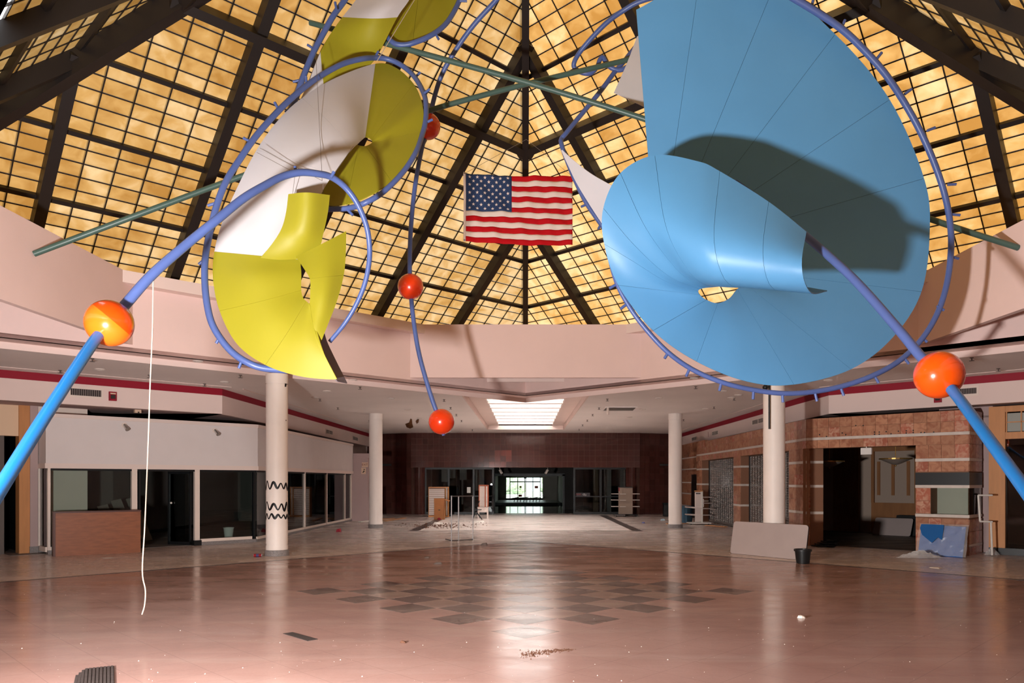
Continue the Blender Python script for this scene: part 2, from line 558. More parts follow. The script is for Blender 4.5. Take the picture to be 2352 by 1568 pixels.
for nm, ya, yb in (('window_1', YC + R_OUT - CW, CY1), ('window_added_fill', CYN, YC - R_OUT + CW)):  # second pane: made-up skylight out of view, added to give daylight fill
    struct(MB().add([(-1.02, ya, 5.30), (1.02, ya, 5.30), (1.02, yb, 5.30), (-1.02, yb, 5.30)], [(0, 1, 2, 3)]).build(nm, OPAL))

# ------------------------------------------------------------------ skylight roof: four faces of amber panels on black beams
ZA, SL = 13.34, 0.874
AMBER = bpy.data.materials.new('amber_panel')
AMBER.use_nodes = True
nt = AMBER.node_tree
N, L = nt.nodes, nt.links
N.remove(N['Principled BSDF'])
geo = N.new('ShaderNodeNewGeometry')
oi = N.new('ShaderNodeObjectInfo')
def nz(scale, det=4, dist=0.0):
    n = N.new('ShaderNodeTexNoise')
    n.inputs['Scale'].default_value = scale
    n.inputs['Detail'].default_value = det
    n.inputs['Distortion'].default_value = dist
    L.new(geo.outputs['Position'], n.inputs['Vector'])
    return n.outputs['Fac']
rmp = N.new('ShaderNodeValToRGB')
rmp.color_ramp.elements[0].position = 0.25
rmp.color_ramp.elements[0].color = (0.080, 0.038, 0.0085, 1)
rmp.color_ramp.elements[1].position = 0.85
rmp.color_ramp.elements[1].color = (0.150, 0.104, 0.054, 1)
e = rmp.color_ramp.elements.new(0.55)
e.color = (0.112, 0.063, 0.020, 1)
ad = N.new('ShaderNodeMath'); ad.operation = 'MULTIPLY_ADD'
ad.inputs[1].default_value = 0.34
L.new(oi.outputs['Random'], ad.inputs[0])
L.new(nz(2.6, 5, 0.6), ad.inputs[2])
ad2 = N.new('ShaderNodeMath'); ad2.operation = 'MULTIPLY_ADD'
ad2.inputs[1].default_value = 0.8
L.new(nz(0.55, 2), ad2.inputs[0])
sb = N.new('ShaderNodeMath'); sb.operation = 'SUBTRACT'
sb.inputs[1].default_value = 0.56
L.new(ad.outputs[0], sb.inputs[0])
L.new(sb.outputs[0], ad2.inputs[2])
L.new(ad2.outputs[0], rmp.inputs['Fac'])
trb = N.new('ShaderNodeBsdfTranslucent')
L.new(rmp.outputs['Color'], trb.inputs['Color'])
dfb = N.new('ShaderNodeBsdfDiffuse')
dfb.inputs['Color'].default_value = srgb(150, 120, 80)
msb = N.new('ShaderNodeMixShader')
msb.inputs[0].default_value = 0.05
L.new(trb.outputs[0], msb.inputs[1])
L.new(dfb.outputs[0], msb.inputs[2])
L.new(msb.outputs[0], N['Material Output'].inputs['Surface'])

WMAX = (ZA - ZRIM + 0.02) / SL
DW, DU, W0 = 0.2104, 0.52, 4.15
def clip(poly, fn):
    out = []
    for i in range(len(poly)):
        a, b = poly[i], poly[(i + 1) % len(poly)]
        fa_, fb_ = fn(a), fn(b)
        if fa_ >= 0: out.append(a)
        if (fa_ >= 0) != (fb_ >= 0):
            k = fa_ / (fa_ - fb_)
            out.append((a[0] + (b[0] - a[0]) * k, a[1] + (b[1] - a[1]) * k))
    return out
def area(p):
    return abs(sum(p[i][0] * p[(i + 1) % len(p)][1] - p[(i + 1) % len(p)][0] * p[i][1] for i in range(len(p)))) / 2
SK = math.sqrt(1 + SL * SL)
FACES = [('left', -1, 1), ('right', 1, 1), ('near_left', -1, -1), ('near_right', 1, -1)]
full_mesh = None
for fname, sx, sy in FACES:
    h = V(sx * S2, sy * S2, 0)
    e_ = V(-sy * S2, sx * S2, 0) * (1 if sx * sy < 0 else -1)
    C = V(0, YC, 0)
    def rp(w, u, off=0.0):
        return C + h * w + e_ * u + V(0, 0, ZA - SL * w + off)
    tdir = (h - V(0, 0, SL)).normalized()
    nrm = e_.cross(tdir).normalized()
    if nrm.z < 0: nrm = -nrm
    root = empty('ceiling_skylight', (0, YC, ZRIM), kind='structure')
    root['label'] = {'left': 'far left slope of amber panels on black beams', 'right': 'far right slope of amber panels on black beams',
                     'near_left': 'near left slope of amber panels cut by the frame', 'near_right': 'near right slope of amber panels cut by the frame'}[fname]
    cells = []
    i0 = int(math.floor((0.0 - W0) / DW)) - 1
    for i in range(i0, int((WMAX - W0) / DW) + 2):
        wa, wb = max(0.02, W0 + i * DW), min(WMAX, W0 + (i + 1) * DW)
        if wb - wa < 0.03: continue
        jn = int(wb / DU) + 2
        for j in range(-jn, jn):
            ua, ub = j * DU, (j + 1) * DU
            poly = [(wa + .008, ua + .008), (wb - .008, ua + .008), (wb - .008, ub - .008), (wa + .008, ub - .008)]
            full = all(abs(u) < w for w, u in poly) and wb - wa > DW * .99
            if not full:
                poly = clip(poly, lambda q: q[0] - q[1])
                if poly: poly = clip(poly, lambda q: q[0] + q[1])
                if len(poly) < 3 or area(poly) < 0.004: continue
            cp_ = rp((wa + wb) / 2, (ua + ub) / 2)
            if fname == 'near_left' and cp_.y > 1:                     # a few panels are missing here and the sky shows
                sx_, sy_ = CX + F * cp_.x / cp_.y, CY - F * (cp_.z - EYE) / cp_.y
                if -60 < sx_ < 60 and sx_ / 45 + sy_ / 75 < 0.9 and sy_ > -80: continue
            cells.append((poly, full, cp_))
    def score(c):
        return area(c[0]) / max(c[2].y, .5) ** 2 if onscreen(c[2], 60) and c[2].y > 1 else -1
    order = sorted(range(len(cells)), key=lambda k: -score(cells[k]))
    singles = set(k for k in order[:300] if score(cells[k]) > 0)
    rest = MB()
    for k, (poly, full, cpt) in enumerate(cells):
        top = [rp(w, u) for w, u in poly]
        if k in singles:
            if full:
                if full_mesh is None:
                    a, b = (DU - .016) / 2, (DW - .016) * SK / 2
                    q = MB().add([(-a, -b, 0), (a, -b, 0), (a, b, 0), (-a, b, 0)], [(0, 1, 2, 3)])   # a single skin of fibreglass
                    full_mesh = meshdata('glazing_panel', q.v, q.f)
                    full_mesh.materials.append(AMBER)
                inst('glazing_panel', full_mesh, root, axes(cpt, e_, nrm.cross(e_), nrm))
            else:
                MB().add(top, [tuple(range(len(top)))]).build('glazing_panel', AMBER, root)
        else:
            rest.add(top, [tuple(range(len(top)))])
    ro = rest.build('glazing_panels_beyond', AMBER, root)
    ro['kind'] = 'stuff'
    # thin black glazing bars
    bars = MB()
    i = i0
    while W0 + i * DW < WMAX:
        w = W0 + i * DW
        if w > 0.1: bars.bar(rp(w, -w), rp(w, w), 0.020, 0.03, up=nrm)
        i += 1
    for j in range(-int(WMAX / DU), int(WMAX / DU) + 1):
        u = j * DU
        bars.bar(rp(max(abs(u), .02), u), rp(WMAX, u), 0.020, 0.03, up=nrm)
    bo = bars.build('glazing_bars', DARKMETAL, root)
    bo['kind'] = 'stuff'
    for k in range(-3, 5):
        w = W0 + k * 5 * DW
        if w < .3 or w > WMAX: continue
        dep, wid = (0.36, 0.16) if k == 0 else (0.09, 0.085)
        MB().bar(rp(w, -w), rp(w, w), wid, dep, up=nrm, drop=dep / 2).build('purlin', DARKMETAL, root)
    for k in (-3, -2, -1, 0, 1, 2, 3):
        u = k * 2.6
        if abs(u) > WMAX - .1: continue
        MB().bar(rp(max(abs(u), .02), u), rp(WMAX, u), 0.19, 0.26, up=nrm, drop=0.13).build('rafter', DARKMETAL, root)
    hd = {'left': (0, 1), 'right': (1, 0), 'near_left': (-1, 0), 'near_right': (0, -1)}[fname]      # one hip goes with each slope
    RM = WMAX / S2
    zz = ZA - SL * WMAX
    MB().bar(V(0, YC, ZA), V(hd[0] * RM, YC + hd[1] * RM, zz), 0.15 if fname == 'left' else 0.22, 0.44, drop=0.2).build('hip_beam', DARKMETAL, root)

# ------------------------------------------------------------------ bulkheads and outer walls (both sides alike)
for s, side in ((-1, 'left'), (1, 'right')):
    pts = [(s * BCX, YBACK + .6), (s * BCX, BCY), (s * 16.51, YC), (s * BCX, 2 * YC - BCY), (s * BCX, YN)]
    root = empty('wall_bulkhead_' + side, (s * BCX, BCY, 0), kind='structure')
    for a, b in zip(pts, pts[1:]):
        a3, b3 = V(*a, 0), V(*b, 0)
        u = (b3 - a3).normalized()
        n = V(u.y, -u.x, 0)
        if n.dot(V(0, YC, 0) - (a3 + b3) / 2) < 0 and abs(n.x) > .1: n = -n
        if n.x * s > 0: n = -n
        fr = Fr(a3, u, n)
        ln = (b3 - a3).length
        m1 = MB(); fr.box(m1, -.0, ln, -.12, 0, 3.57, 4.07); m1.build('bulkhead', PINKL, root)
        m2 = MB(); fr.box(m2, -.0, ln, -.12, .006, 4.07, ZC); m2.build('red_stripe', RED, root)
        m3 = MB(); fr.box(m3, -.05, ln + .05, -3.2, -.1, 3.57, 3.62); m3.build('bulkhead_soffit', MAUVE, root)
        m4 = MB(); fr.box(m4, 0, ln, .55, .585, ZC - .012, ZC + .01); m4.build('ceiling_bead', PINKL, root)
shell = MB()
shell.box((-XW - .2, YN - .2, -.1), (XW + .2, YN, ZC + .1)).box((-XW - .2, YN, -.1), (-XW, YBACK + 1.5, ZC + .1)).box((XW, YN, -.1), (XW + .2, YBACK + 1.5, ZC + .1))
shell.box((-XW - .2, YBACK + 1.5, -.1), (-8.45, YBACK + 1.7, ZC + .1)).box((8.45, YBACK + 1.5, -.1), (XW + .2, YBACK + 1.7, ZC + .1))
struct(shell.build('wall_outer', PINKL))
# near-side storefront walls behind and beside the camera, closing the concourse
near = MB()
for s in (-1, 1):
    near.box((min(s * 9.4, s * 9.6), YN, 0), (max(s * 9.4, s * 9.6), 2 * YC - BCY - .3, 3.6))
    near.hexa([(s * 9.4, 3.6, 0), (s * 9.6, 3.6, 0), (s * 17.7, 11.9, 0), (s * 17.5, 12.0, 0), (s * 9.4, 3.6, 3.6), (s * 9.6, 3.6, 3.6), (s * 17.7, 11.9, 3.6), (s * 17.5, 12.0, 3.6)])
struct(near.build('wall_near', PINKL))

# ------------------------------------------------------------------ columns
COLM = mat('column_paint', srgb(246, 234, 226), 0.5, 0.4, var=0.05, vscale=2, bump=0.05)
def column(x, y, label):
    root = empty('column', (x, y, 0), label, 'column', 'round columns of the atrium')
    MB().lathe([(0, 0), (.275, 0), (.275, .13), (.25, .14)], (x, y, 0), 32).build('stone_base', STONE, root)
    MB().lathe([(.25, .12), (.25, .22), (.235, .27), (.238, .28)], (x, y, 0), 32).build('foot_collar', COLM, root, True)
    MB().lathe([(.247, .27), (.247, ZC - .24), (.238, ZC - .235), (.238, ZC - .22)], (x, y, 0), 40).build('shaft', COLM, root, True, angle=40)
    MB().lathe([(.255, ZC - .225), (.255, ZC)], (x, y, 0), 40).build('neck', COLM, root, True)
    return root
column(-5.84, 17.9, 'cream round column painted with three black zigzag lines')
column(5.84, 17.9, 'cream round column behind the leaning grey table top')
column(-5.58, 28.4, 'slimmer-looking far cream column beside the dark tiled wall on the left')
column(5.58, 28.4, 'slimmer-looking far cream column beside the white display shelf on the right')
# ------------------------------------------------------------------ the hanging sculptures
def paint(name, col, rough=0.38, under=None):
    m = mat(name, col, rough, 0.45, var=0.05, vscale=1.2, bump=0.03, bscale=25)
    return m
BLUE = paint('sky_blue_enamel', srgb(86, 147, 194), 0.45)
YELLOW = paint('yellow_enamel', srgb(156, 148, 30), 0.55)
WHITE = paint('white_enamel', srgb(208, 204, 208), 0.6)
GREYBACK = mat('grey_sheet_back', srgb(110, 98, 104), 0.7, 0.3)
PIPE = mat('cornflower_pipe_paint', srgb(80, 100, 158), 0.4, 0.5, var=0.12, vscale=1.5)
PIPEB = mat('azure_pipe_paint', srgb(22, 108, 176), 0.32, 0.5)
GREENP = mat('sage_green_pipe_paint', srgb(70, 96, 88), 0.4, 0.5, var=0.1, vscale=2)
ORANGE = mat('orange_ball_gloss', srgb(240, 84, 8), 0.22, 0.5, coat=0.4, var=0.06, vscale=3)
ORANGER = mat('red_orange_ball_gloss', srgb(226, 58, 16), 0.25, 0.5, coat=0.4, var=0.06, vscale=3)
ORANGEL = mat('light_orange_ball_gloss', srgb(250, 150, 40), 0.22, 0.5, coat=0.4)
CABLE = mat('steel_cable', srgb(120, 110, 104), 0.5, 0.5)
CORD = mat('white_cord', srgb(196, 180, 164), 0.8, 0.2)

SEAM = mat('dark_joint_strip', srgb(44, 52, 62), .8, .2)
def grid(stations, nt=14, ns=8):
    cols = []
    for st in stations:
        pts = [P(*q) for q in st]
        if len(pts) == 2:
            pts = [pts[0].lerp(pts[1], k / 3) for k in range(4)]
        cols.append(resample(catmull(pts, 8), nt))
    rows = [catmull([c[t] for c in cols], ns) for t in range(nt)]       # rows[t][s]
    return rows
def shell(name, v, f, w, nt, thick, m, parent):
    """a sheet of real thickness: two smooth skins and a crisp rim"""
    n = len(v)
    nor = [Vector((0, 0, 0)) for _ in v]
    for q in f:
        k = (v[q[2]] - v[q[0]]).cross(v[q[3]] - v[q[1]])
        for i in q: nor[i] += k
    for k in nor:
        if k.length > 1e-12: k.normalize()
    top = [p + k * thick / 2 for p, k in zip(v, nor)]
    bot = [p - k * thick / 2 for p, k in zip(v, nor)]
    vv = top + bot
    ff = list(f) + [tuple(i + n for i in reversed(q)) for q in f]
    loop = [c for c in range(w)] + [t * w + w - 1 for t in range(1, nt)] + [(nt - 1) * w + c for c in range(w - 2, -1, -1)] + [t * w for t in range(nt - 2, 0, -1)]
    r0 = len(vv)
    k = len(loop)
    vv += [top[i] for i in loop] + [bot[i] for i in loop]
    ff += [(r0 + i, r0 + k + i, r0 + k + (i + 1) % k, r0 + (i + 1) % k) for i in range(k)]
    return link(name, meshdata(name, vv, ff, True), parent, m)
def sheets(name, stations, cuts, mats, parent, nt=14, ns=8, thick=0.014, gap=0.0):
    """one curved sheet, cut along its rulings into the panels it is made of; cuts are station numbers"""
    rows = grid(stations, nt, ns)
    out = []
    for (a, b), m in zip(zip(cuts, cuts[1:]), mats):
        c0, c1 = int(a * ns), int(b * ns)
        v, f = [], []
        w = c1 - c0 + 1
        for t in range(nt):
            for c in range(c0, c1 + 1):
                p = rows[t][c].copy()
                if gap and c == c0: p = p.lerp(rows[t][c + 1], min(.2, gap / max(.001, (rows[t][c + 1] - p).length)))
                if gap and c == c1: p = p.lerp(rows[t][c - 1], min(.2, gap / max(.001, (rows[t][c - 1] - p).length)))
                v.append(p)
        for t in range(nt - 1):
            for c in range(w - 1):
                f.append((t * w + c, t * w + c + 1, (t + 1) * w + c + 1, (t + 1) * w + c))
        o = shell(name, v, f, w, nt, thick, m, parent)
        out.append(o)
    if gap:
        for c_ in cuts[1:-1]:                       # a joint strip behind every seam
            c = int(c_ * ns)
            v = []
            for t in range(nt):
                p = rows[t][c]
                sd = (rows[t][c + 1] - rows[t][c - 1]).normalized()
                td_ = (rows[min(t + 1, nt - 1)][c] - rows[max(t - 1, 0)][c]).normalized()
                n = sd.cross(td_).normalized()
                if n.dot(p - cam.location) < 0: n = -n
                wd = min(.014, .3 * (rows[t][c + 1] - p).length)
                v += [p + sd * wd + n * (thick / 2 + .001), p - sd * wd + n * (thick / 2 + .001)]
            v2 = v + [q + (q - cam.location).normalized() * .004 for q in v]
            k = len(v)
            f = []
            for t in range(nt - 1):
                f += [(2 * t, 2 * t + 1, 2 * t + 3, 2 * t + 2), (k + 2 * t, k + 2 * t + 2, k + 2 * t + 3, k + 2 * t + 1), (2 * t, 2 * t + 2, k + 2 * t + 2, k + 2 * t), (2 * t + 1, k + 2 * t + 1, k + 2 * t + 3, 2 * t + 3)]
            link('joint_strip', meshdata('joint_strip', v2, f), parent, SEAM)
    return out
def pipe(name, pts, r, m, parent, n=8, seg=12):
    w = [P(*q) for q in pts]
    c = catmull(w, n)
    if isinstance(r, (list, tuple)):
        k = len(c)
        r = [r[0] + (r[1] - r[0]) * i / (k - 1) for i in range(k)]
    return MB().tube(c, r, seg).build(name, m, parent, True, angle=50), c
def pegs(spots, d, out_from, m, parent, L=0.13):
    """short pegs on a ring: pixel spots, pointing away from a centre pixel"""
    for px, py in spots:
        a = P(px, py, d(px, py) if callable(d) else d)
        c = P(out_from[0], out_from[1], a.y)
        t = (a - c).normalized()
        MB().tube([a, a + t * L * .55, a + t * L], 0.022, 8).build('peg', m, parent, True, angle=50)
def ball(px, py, d, r, m, parent=None, name='ball'):
    return MB().sphere(P(px, py, d), r, 40, 24).build(name, m, parent, True)
def cable(a, b, parent, r=0.004, m=None, name='cable'):
    return MB().tube([P(*a), P(*a).lerp(P(*b), .5), P(*b)], r, 5).build(name, m or CABLE, parent)

# --- the blue horn
horn = empty('spiral_sculpture', P(1700, 500, 11.5), 'huge sky-blue sheet metal spiral horn hanging at the right', 'sculpture')
B = [
 [(1461, 23, 11.9), (1508, 600, 12.35)],
 [(1606, -47, 11.8), (1512, 604, 12.35)],
 [(1777, -30, 11.8), (1516, 604, 12.3)],
 [(1918, 79, 11.85), (1522, 600, 12.25)],
 [(2043, 229, 11.95), (1536, 568, 12.2)],
 [(2122, 410, 12.1), (1560, 573, 12.15)],
 [(2135, 530, 12.15), (1620, 596, 12.05)],
 [(2116, 670, 12.0), (1690, 620, 11.8)],
 [(2050, 775, 11.8), (1740, 648, 11.65)],
 [(1954, 848, 11.6), (1712, 652, 11.5)],
 [(1823, 883, 11.4), (1693, 664, 11.4)],
 [(1716, 876, 11.3), (1675, 685, 11.3)],
 [(1600, 830, 11.2), (1648, 696, 11.2)],
 [(1500, 759, 11.0), (1622, 688, 11.1)],
 [(1420, 655, 10.9), (1607, 676, 11.0)],
 [(1388, 560, 10.8), (1455, 600, 10.75), (1530, 645, 10.8), (1604, 668, 10.92)],
 [(1386, 478, 10.7), (1455, 560, 10.6), (1535, 632, 10.65), (1608, 663, 10.82)],
 [(1425, 398, 10.6), (1482, 520, 10.4), (1550, 612, 10.45), (1592, 648, 10.6), (1620, 660, 10.75)],
 [(1504, 357, 10.5), (1530, 520, 10.15), (1580, 618, 10.2), (1615, 650, 10.45), (1642, 658, 10.7)],
 [(1602, 371, 10.3), (1592, 530, 9.9), (1615, 622, 9.95), (1645, 655, 10.25), (1672, 655, 10.6)],
 [(1653, 394, 10.2), (1640, 545, 9.75), (1660, 632, 9.82), (1692, 659, 10.15), (1720, 652, 10.5)],
 [(1765, 464, 9.95), (1752, 570, 9.55), (1762, 640, 9.62), (1786, 666, 9.9), (1815, 655, 10.3)],
 [(1852, 533, 9.75), (1842, 595, 9.42), (1847, 642, 9.45), (1866, 673, 9.7), (1900, 668, 10.1)],
]
cuts = [0, 1, 2, 3, 4, 5, 7, 9, 10, 12, 13, 14, 15, 16, 17, 18, 20, 21, 22]
sheets('sheet_panel', B, cuts, [BLUE] * (len(cuts) - 1), horn, 22, 8, gap=0.002)
ringpts = [(1700, -60, 11.5), (1760, -38, 11.5), (1810, -12, 11.5), (1880, 30, 11.55), (1935, 68, 11.6), (1985, 115, 11.65), (2035, 172, 11.7), (2080, 240, 11.8), (2118, 310, 11.85),
           (2150, 385, 11.9), (2172, 455, 11.95), (2183, 520, 11.95), (2184, 580, 11.9), (2175, 650, 11.85), (2155, 715, 11.8), (2120, 775, 11.7), (2070, 825, 11.6),
           (2010, 860, 11.5), (1940, 885, 11.5), (1870, 899, 11.45), (1800, 903, 11.4), (1730, 895, 11.4), (1660, 878, 11.35), (1590, 848, 11.35), (1530, 805, 11.3),
           (1475, 745, 11.3), (1440, 695, 11.3), (1415, 645, 11.3), (1398, 580, 11.35), (1390, 520, 11.5)]
pipe('ring_pipe', ringpts, [0.055, 0.032], PIPE, horn)
def horn_d(px, py):
    return min(ringpts, key=lambda q: (q[0] - px) ** 2 + (q[1] - py) ** 2)[2]
pegs([(1864, 16), (1933, 64), (2013, 136), (2078, 216), (2130, 300), (2177, 424), (2186, 492), (2184, 588), (2152, 702), (2115, 772), (2075, 820), (2008, 862), (1931, 890), (1872, 902), (1797, 904), (1731, 897), (1657, 878), (1584, 846), (1537, 806), (1441, 697), (1417, 652)],
     horn_d, (1760, 450), PIPE, horn)
# --- pipe and ball to the lower right
rp_ = empty('ball_pipe', P(2157, 861, 8.2), 'blue pipe with an orange ball running down the right side of the photo', 'pipe sculpture', 'pipes strung with orange balls')
pipe('pipe', [(1690, 420, 11.9), (1770, 478, 11.0), (1852, 543, 10.2), (1960, 640, 9.4), (2060, 752, 8.8), (2112, 815, 8.5), (2157, 861, 8.2)], [0.05, 0.056], PIPE, rp_)
pipe('pipe', [(2157, 861, 8.2), (2197, 908, 7.9), (2270, 1007, 7.0), (2352, 1120, 6.2), (2440, 1245, 5.5)], 0.056, PIPEB, rp_)
ball(2157, 861, 8.2, 0.252, ORANGE, rp_)

# --- the yellow and white spiral
spir = empty('spiral_sculpture', P(700, 500, 11.5), 'yellow and white sheet metal spiral hanging at the left', 'sculpture')
OL = [[(680, 450, 11.8), (808, 322, 12.45)], [(752, 471, 11.75), (817, 330, 12.4)], [(796, 469, 11.55), (824, 334, 12.4)], [(838, 455, 11.5), (831, 336, 12.4)], [(900, 417, 11.65), (840, 336, 12.4)],
      [(950, 363, 12.0), (848, 333, 12.4)], [(971, 300, 12.45), (854, 329, 12.45)], [(970, 240, 12.8), (855, 325, 12.45)], [(950, 193, 13.3), (853, 321, 12.45)], [(909, 156, 13.55), (848, 317, 12.45)],
      [(862, 147, 13.45), (838, 316, 12.4)],
      [(770, 180, 12.7), (800, 255, 12.2), (822, 330, 12.1)], [(694, 226, 12.2), (760, 285, 11.8), (806, 346, 11.85)], [(640, 276, 11.8), (725, 325, 11.5), (786, 371, 11.65)],
      [(590, 345, 11.5), (690, 375, 11.25), (765, 401, 11.5)], [(545, 432, 11.25), (650, 445, 11.05), (742, 437, 11.4)], [(511, 511, 11.05), (610, 520, 10.95), (700, 525, 11.2)],
      [(493, 578, 10.95), (590, 587, 10.85), (691, 597, 11.0)],
      [(490, 640, 10.85), (590, 636, 10.7), (692, 628, 10.9)], [(505, 714, 10.75), (600, 692, 10.62), (692, 667, 10.8)], [(545, 790, 10.65), (622, 735, 10.55), (697, 685, 10.72)],
      [(610, 838, 10.55), (660, 765, 10.5), (704, 692, 10.66)], [(690, 864, 10.5), (700, 780, 10.45), (709, 696, 10.6)],
      [(770, 871, 10.5), (738, 800, 10.45), (711, 698, 10.58)],
      [(759, 859, 10.5), (732, 792, 10.45), (711.5, 697, 10.58)], [(741, 834, 10.5), (725, 775, 10.46), (712, 696, 10.58)], [(732, 804, 10.52), (722, 758, 10.48), (712.3, 694, 10.58)],
      [(744, 767, 10.55), (728, 738, 10.5), (712.5, 690, 10.58)], [(772, 695, 10.7), (742, 682, 10.55), (713, 668, 10.6)], [(789, 632, 10.85), (750, 636, 10.65), (712, 641, 10.65)],
      [(794, 579, 10.95), (745, 598, 10.75), (697, 615, 10.75)], [(795, 531, 11.05), (738, 561, 10.85), (680, 590, 10.9)]]
cuts = [0, 2, 4, 6, 8, 10, 12, 14, 17, 19, 21, 26, 29, 31]
sheets('sheet_panel', OL, cuts, [YELLOW] * 5 + [WHITE] * 3 + [YELLOW] * 5, spir, 14, 8, gap=0.0015)
CURL = [[(663, 446, 10.75), (706, 442, 10.62), (757, 448, 10.9)], [(658, 486, 10.76), (704, 488, 10.66), (752, 490, 10.92)], [(648, 523, 10.76), (696, 531, 10.72), (741, 540, 10.96)],
        [(628, 556, 10.74), (682, 563, 10.82), (732, 566, 11.0)], [(598, 592, 10.70), (640, 596, 10.84), (690, 594, 10.98)]]
sheets('curl_panel', CURL, [0, 4], [YELLOW], spir, 14, 8)
TIPG = [[(744, 764, 10.75), (732, 803, 10.6)], [(752, 788, 10.8), (741, 834, 10.62)], [(772, 830, 10.85), (757, 858, 10.64)], [(797, 880, 10.9), (775, 876, 10.66)]]
tp = sheets('underside_tip', TIPG, [0, 3], [GREYBACK], spir, 8, 6)[0]
tp['label'] = 'grey underside of the lowest tip'
UP = [[(680, 250, 13.4), (740, 235, 13.3)], [(700, 208, 13.4), (743, 215, 13.3)], [(736, 118, 13.45), (744, 200, 13.3)], [(746, 100, 13.5), (800, 178, 13.3)], [(761, 76, 13.55), (858, 140, 13.4)],
      [(787, 40, 13.6), (855, 43, 13.3), (912, 40, 13.55)], [(822, -5, 13.7), (885, -2, 13.4), (942, -5, 13.65)], [(855, -60, 13.8), (960, -60, 13.8)]]
sheets('sheet_panel', UP, [0, 2, 5, 7], [WHITE, YELLOW, WHITE], spir, 10, 8)
DISC = [[(887, 78, 13.7), (945, -60, 14.5)], [(909, 98, 13.65), (955, -70, 14.5)], [(948, 99, 13.65), (970, -80, 14.5)], [(987, 80, 13.75), (985, -80, 14.5)], [(1019, 56, 13.9), (995, -80, 14.5)],
        [(1041, 26, 14.05), (1000, -80, 14.5)], [(1062, -20, 14.2), (1005, -85, 14.5)]]
sheets('sheet_panel', DISC, [0, 2, 6], [YELLOW, YELLOW], spir, 8, 6, gap=.002)
r2 = [(745, 481, 11.65), (800, 478, 11.6), (838, 466, 11.4), (880, 441, 11.5), (925, 396, 11.75), (955, 350, 12.0), (969.6, 310, 12.35), (977, 280, 12.5), (979, 249, 12.65), (976, 223, 12.8), (963, 193, 13.1),
      (943.6, 167, 13.3), (917.5, 147, 13.4), (889, 135.5, 13.4), (861, 132.7, 13.3), (835, 134.5, 13.05), (792, 145, 12.8), (748, 167, 12.55), (711.5, 191, 12.3), (677, 219, 12.05), (640, 254, 11.8),
      (600, 298, 11.55), (575, 330, 11.4), (548, 370, 11.25), (520, 415, 11.1), (500, 465, 11.0), (485, 520, 10.9), (474, 575, 10.85), (470, 622, 10.8), (473, 680, 10.75), (484, 735, 10.75), (505, 775, 10.75),
      (535, 810, 10.75), (570, 833, 10.75), (605, 845, 10.8), (660, 850, 10.9)]
pipe('ring_pipe', r2, [0.04, 0.05], PIPE, spir)
def spir_d(px, py):
    return min(r2, key=lambda q: (q[0] - px) ** 2 + (q[1] - py) ** 2)[2]
pegs([(497, 466), (473, 594), (507, 770), (556, 826), (640, 252), (577, 326), (704, 194), (861, 133), (953, 178), (973, 215), (977, 282), (797, 480)], spir_d, (720, 400), PIPE, spir)
pipe('ring_pipe', [(835, -70, 13.4), (792, 0, 13.3), (768, 32.5, 13.2), (748, 67, 13.15), (724.6, 110.6, 13.1), (707, 150, 13.05), (692, 189, 13.0), (681, 221, 12.95), (673.6, 241, 12.9), (668, 262, 12.9)], 0.05, PIPE, spir)
pegs([(773, 22), (721, 112), (690, 184), (669, 248)], 13.1, (800, 160), PIPE, spir)
pipe('ring_pipe', [(880, 66, 13.8), (889, 84, 13.6), (907, 100, 13.55), (930, 103, 13.55), (954, 97, 13.55), (987, 83, 13.6), (1019, 60, 13.75), (1041, 30, 13.9), (1062, -15, 14.05), (1075, -60, 14.2)], 0.045, PIPE, spir)
pegs([(1000, 76), (942, 103), (1056, 2)], 13.65, (960, 0), PIPE, spir)
cable((958, -10, 12.6), (866, 140, 11.9), spir, 0.006, CORD)
for a, b in (((742, 420, 11.0), (742, 448, 11.0)), ((678, 398, 10.9), (672, 447, 11.0)), ((740, 415, 11.0), (725, 120, 12.6)), ((740, 415, 11.0), (597, 340, 11.2)), ((680, 398, 10.9), (590, 350, 11.2)), ((760, 410, 11.1), (812, 335, 11.7))):
    cable(a, b, spir, 0.0035)

# --- pipe and ball to the lower left
lp = empty('ball_pipe', P(251, 742, 8.2), 'blue pipe with a light orange ball looping around the yellow spiral', 'pipe sculpture', 'pipes strung with orange balls')
pipe('pipe', [(251, 742, 8.2), (290, 697, 8.4), (350, 630, 8.6), (430, 560, 8.9), (500, 503, 9.1), (560, 455, 9.35), (610, 425, 9.6), (650, 405, 9.8), (690, 396, 9.95), (730, 399, 10.1), (762, 407, 10.25), (795, 432, 10.4),
              (822, 470, 10.5), (842, 520, 10.6), (849, 570, 10.7), (846, 615, 10.75), (835, 660, 10.8), (815, 705, 10.85), (790, 745, 10.9), (757, 785, 10.9)], [0.058, 0.030], PIPE, lp)
pipe('pipe', [(-90, 1262, 5.0), (0, 1122, 5.8), (105, 953, 6.8), (213, 788, 7.9), (251, 742, 8.2)], 0.056, PIPEB, lp)
c = P(251, 742, 8.2)
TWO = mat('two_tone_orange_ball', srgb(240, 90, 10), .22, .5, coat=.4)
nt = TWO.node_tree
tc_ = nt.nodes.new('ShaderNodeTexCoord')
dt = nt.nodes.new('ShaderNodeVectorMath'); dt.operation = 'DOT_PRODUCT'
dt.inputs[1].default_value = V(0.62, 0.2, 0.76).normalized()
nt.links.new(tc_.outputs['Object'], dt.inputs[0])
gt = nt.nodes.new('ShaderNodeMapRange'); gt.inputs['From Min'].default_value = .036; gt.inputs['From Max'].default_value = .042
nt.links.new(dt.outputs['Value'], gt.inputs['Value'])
mx_ = nt.nodes.new('ShaderNodeMix'); mx_.data_type = 'RGBA'
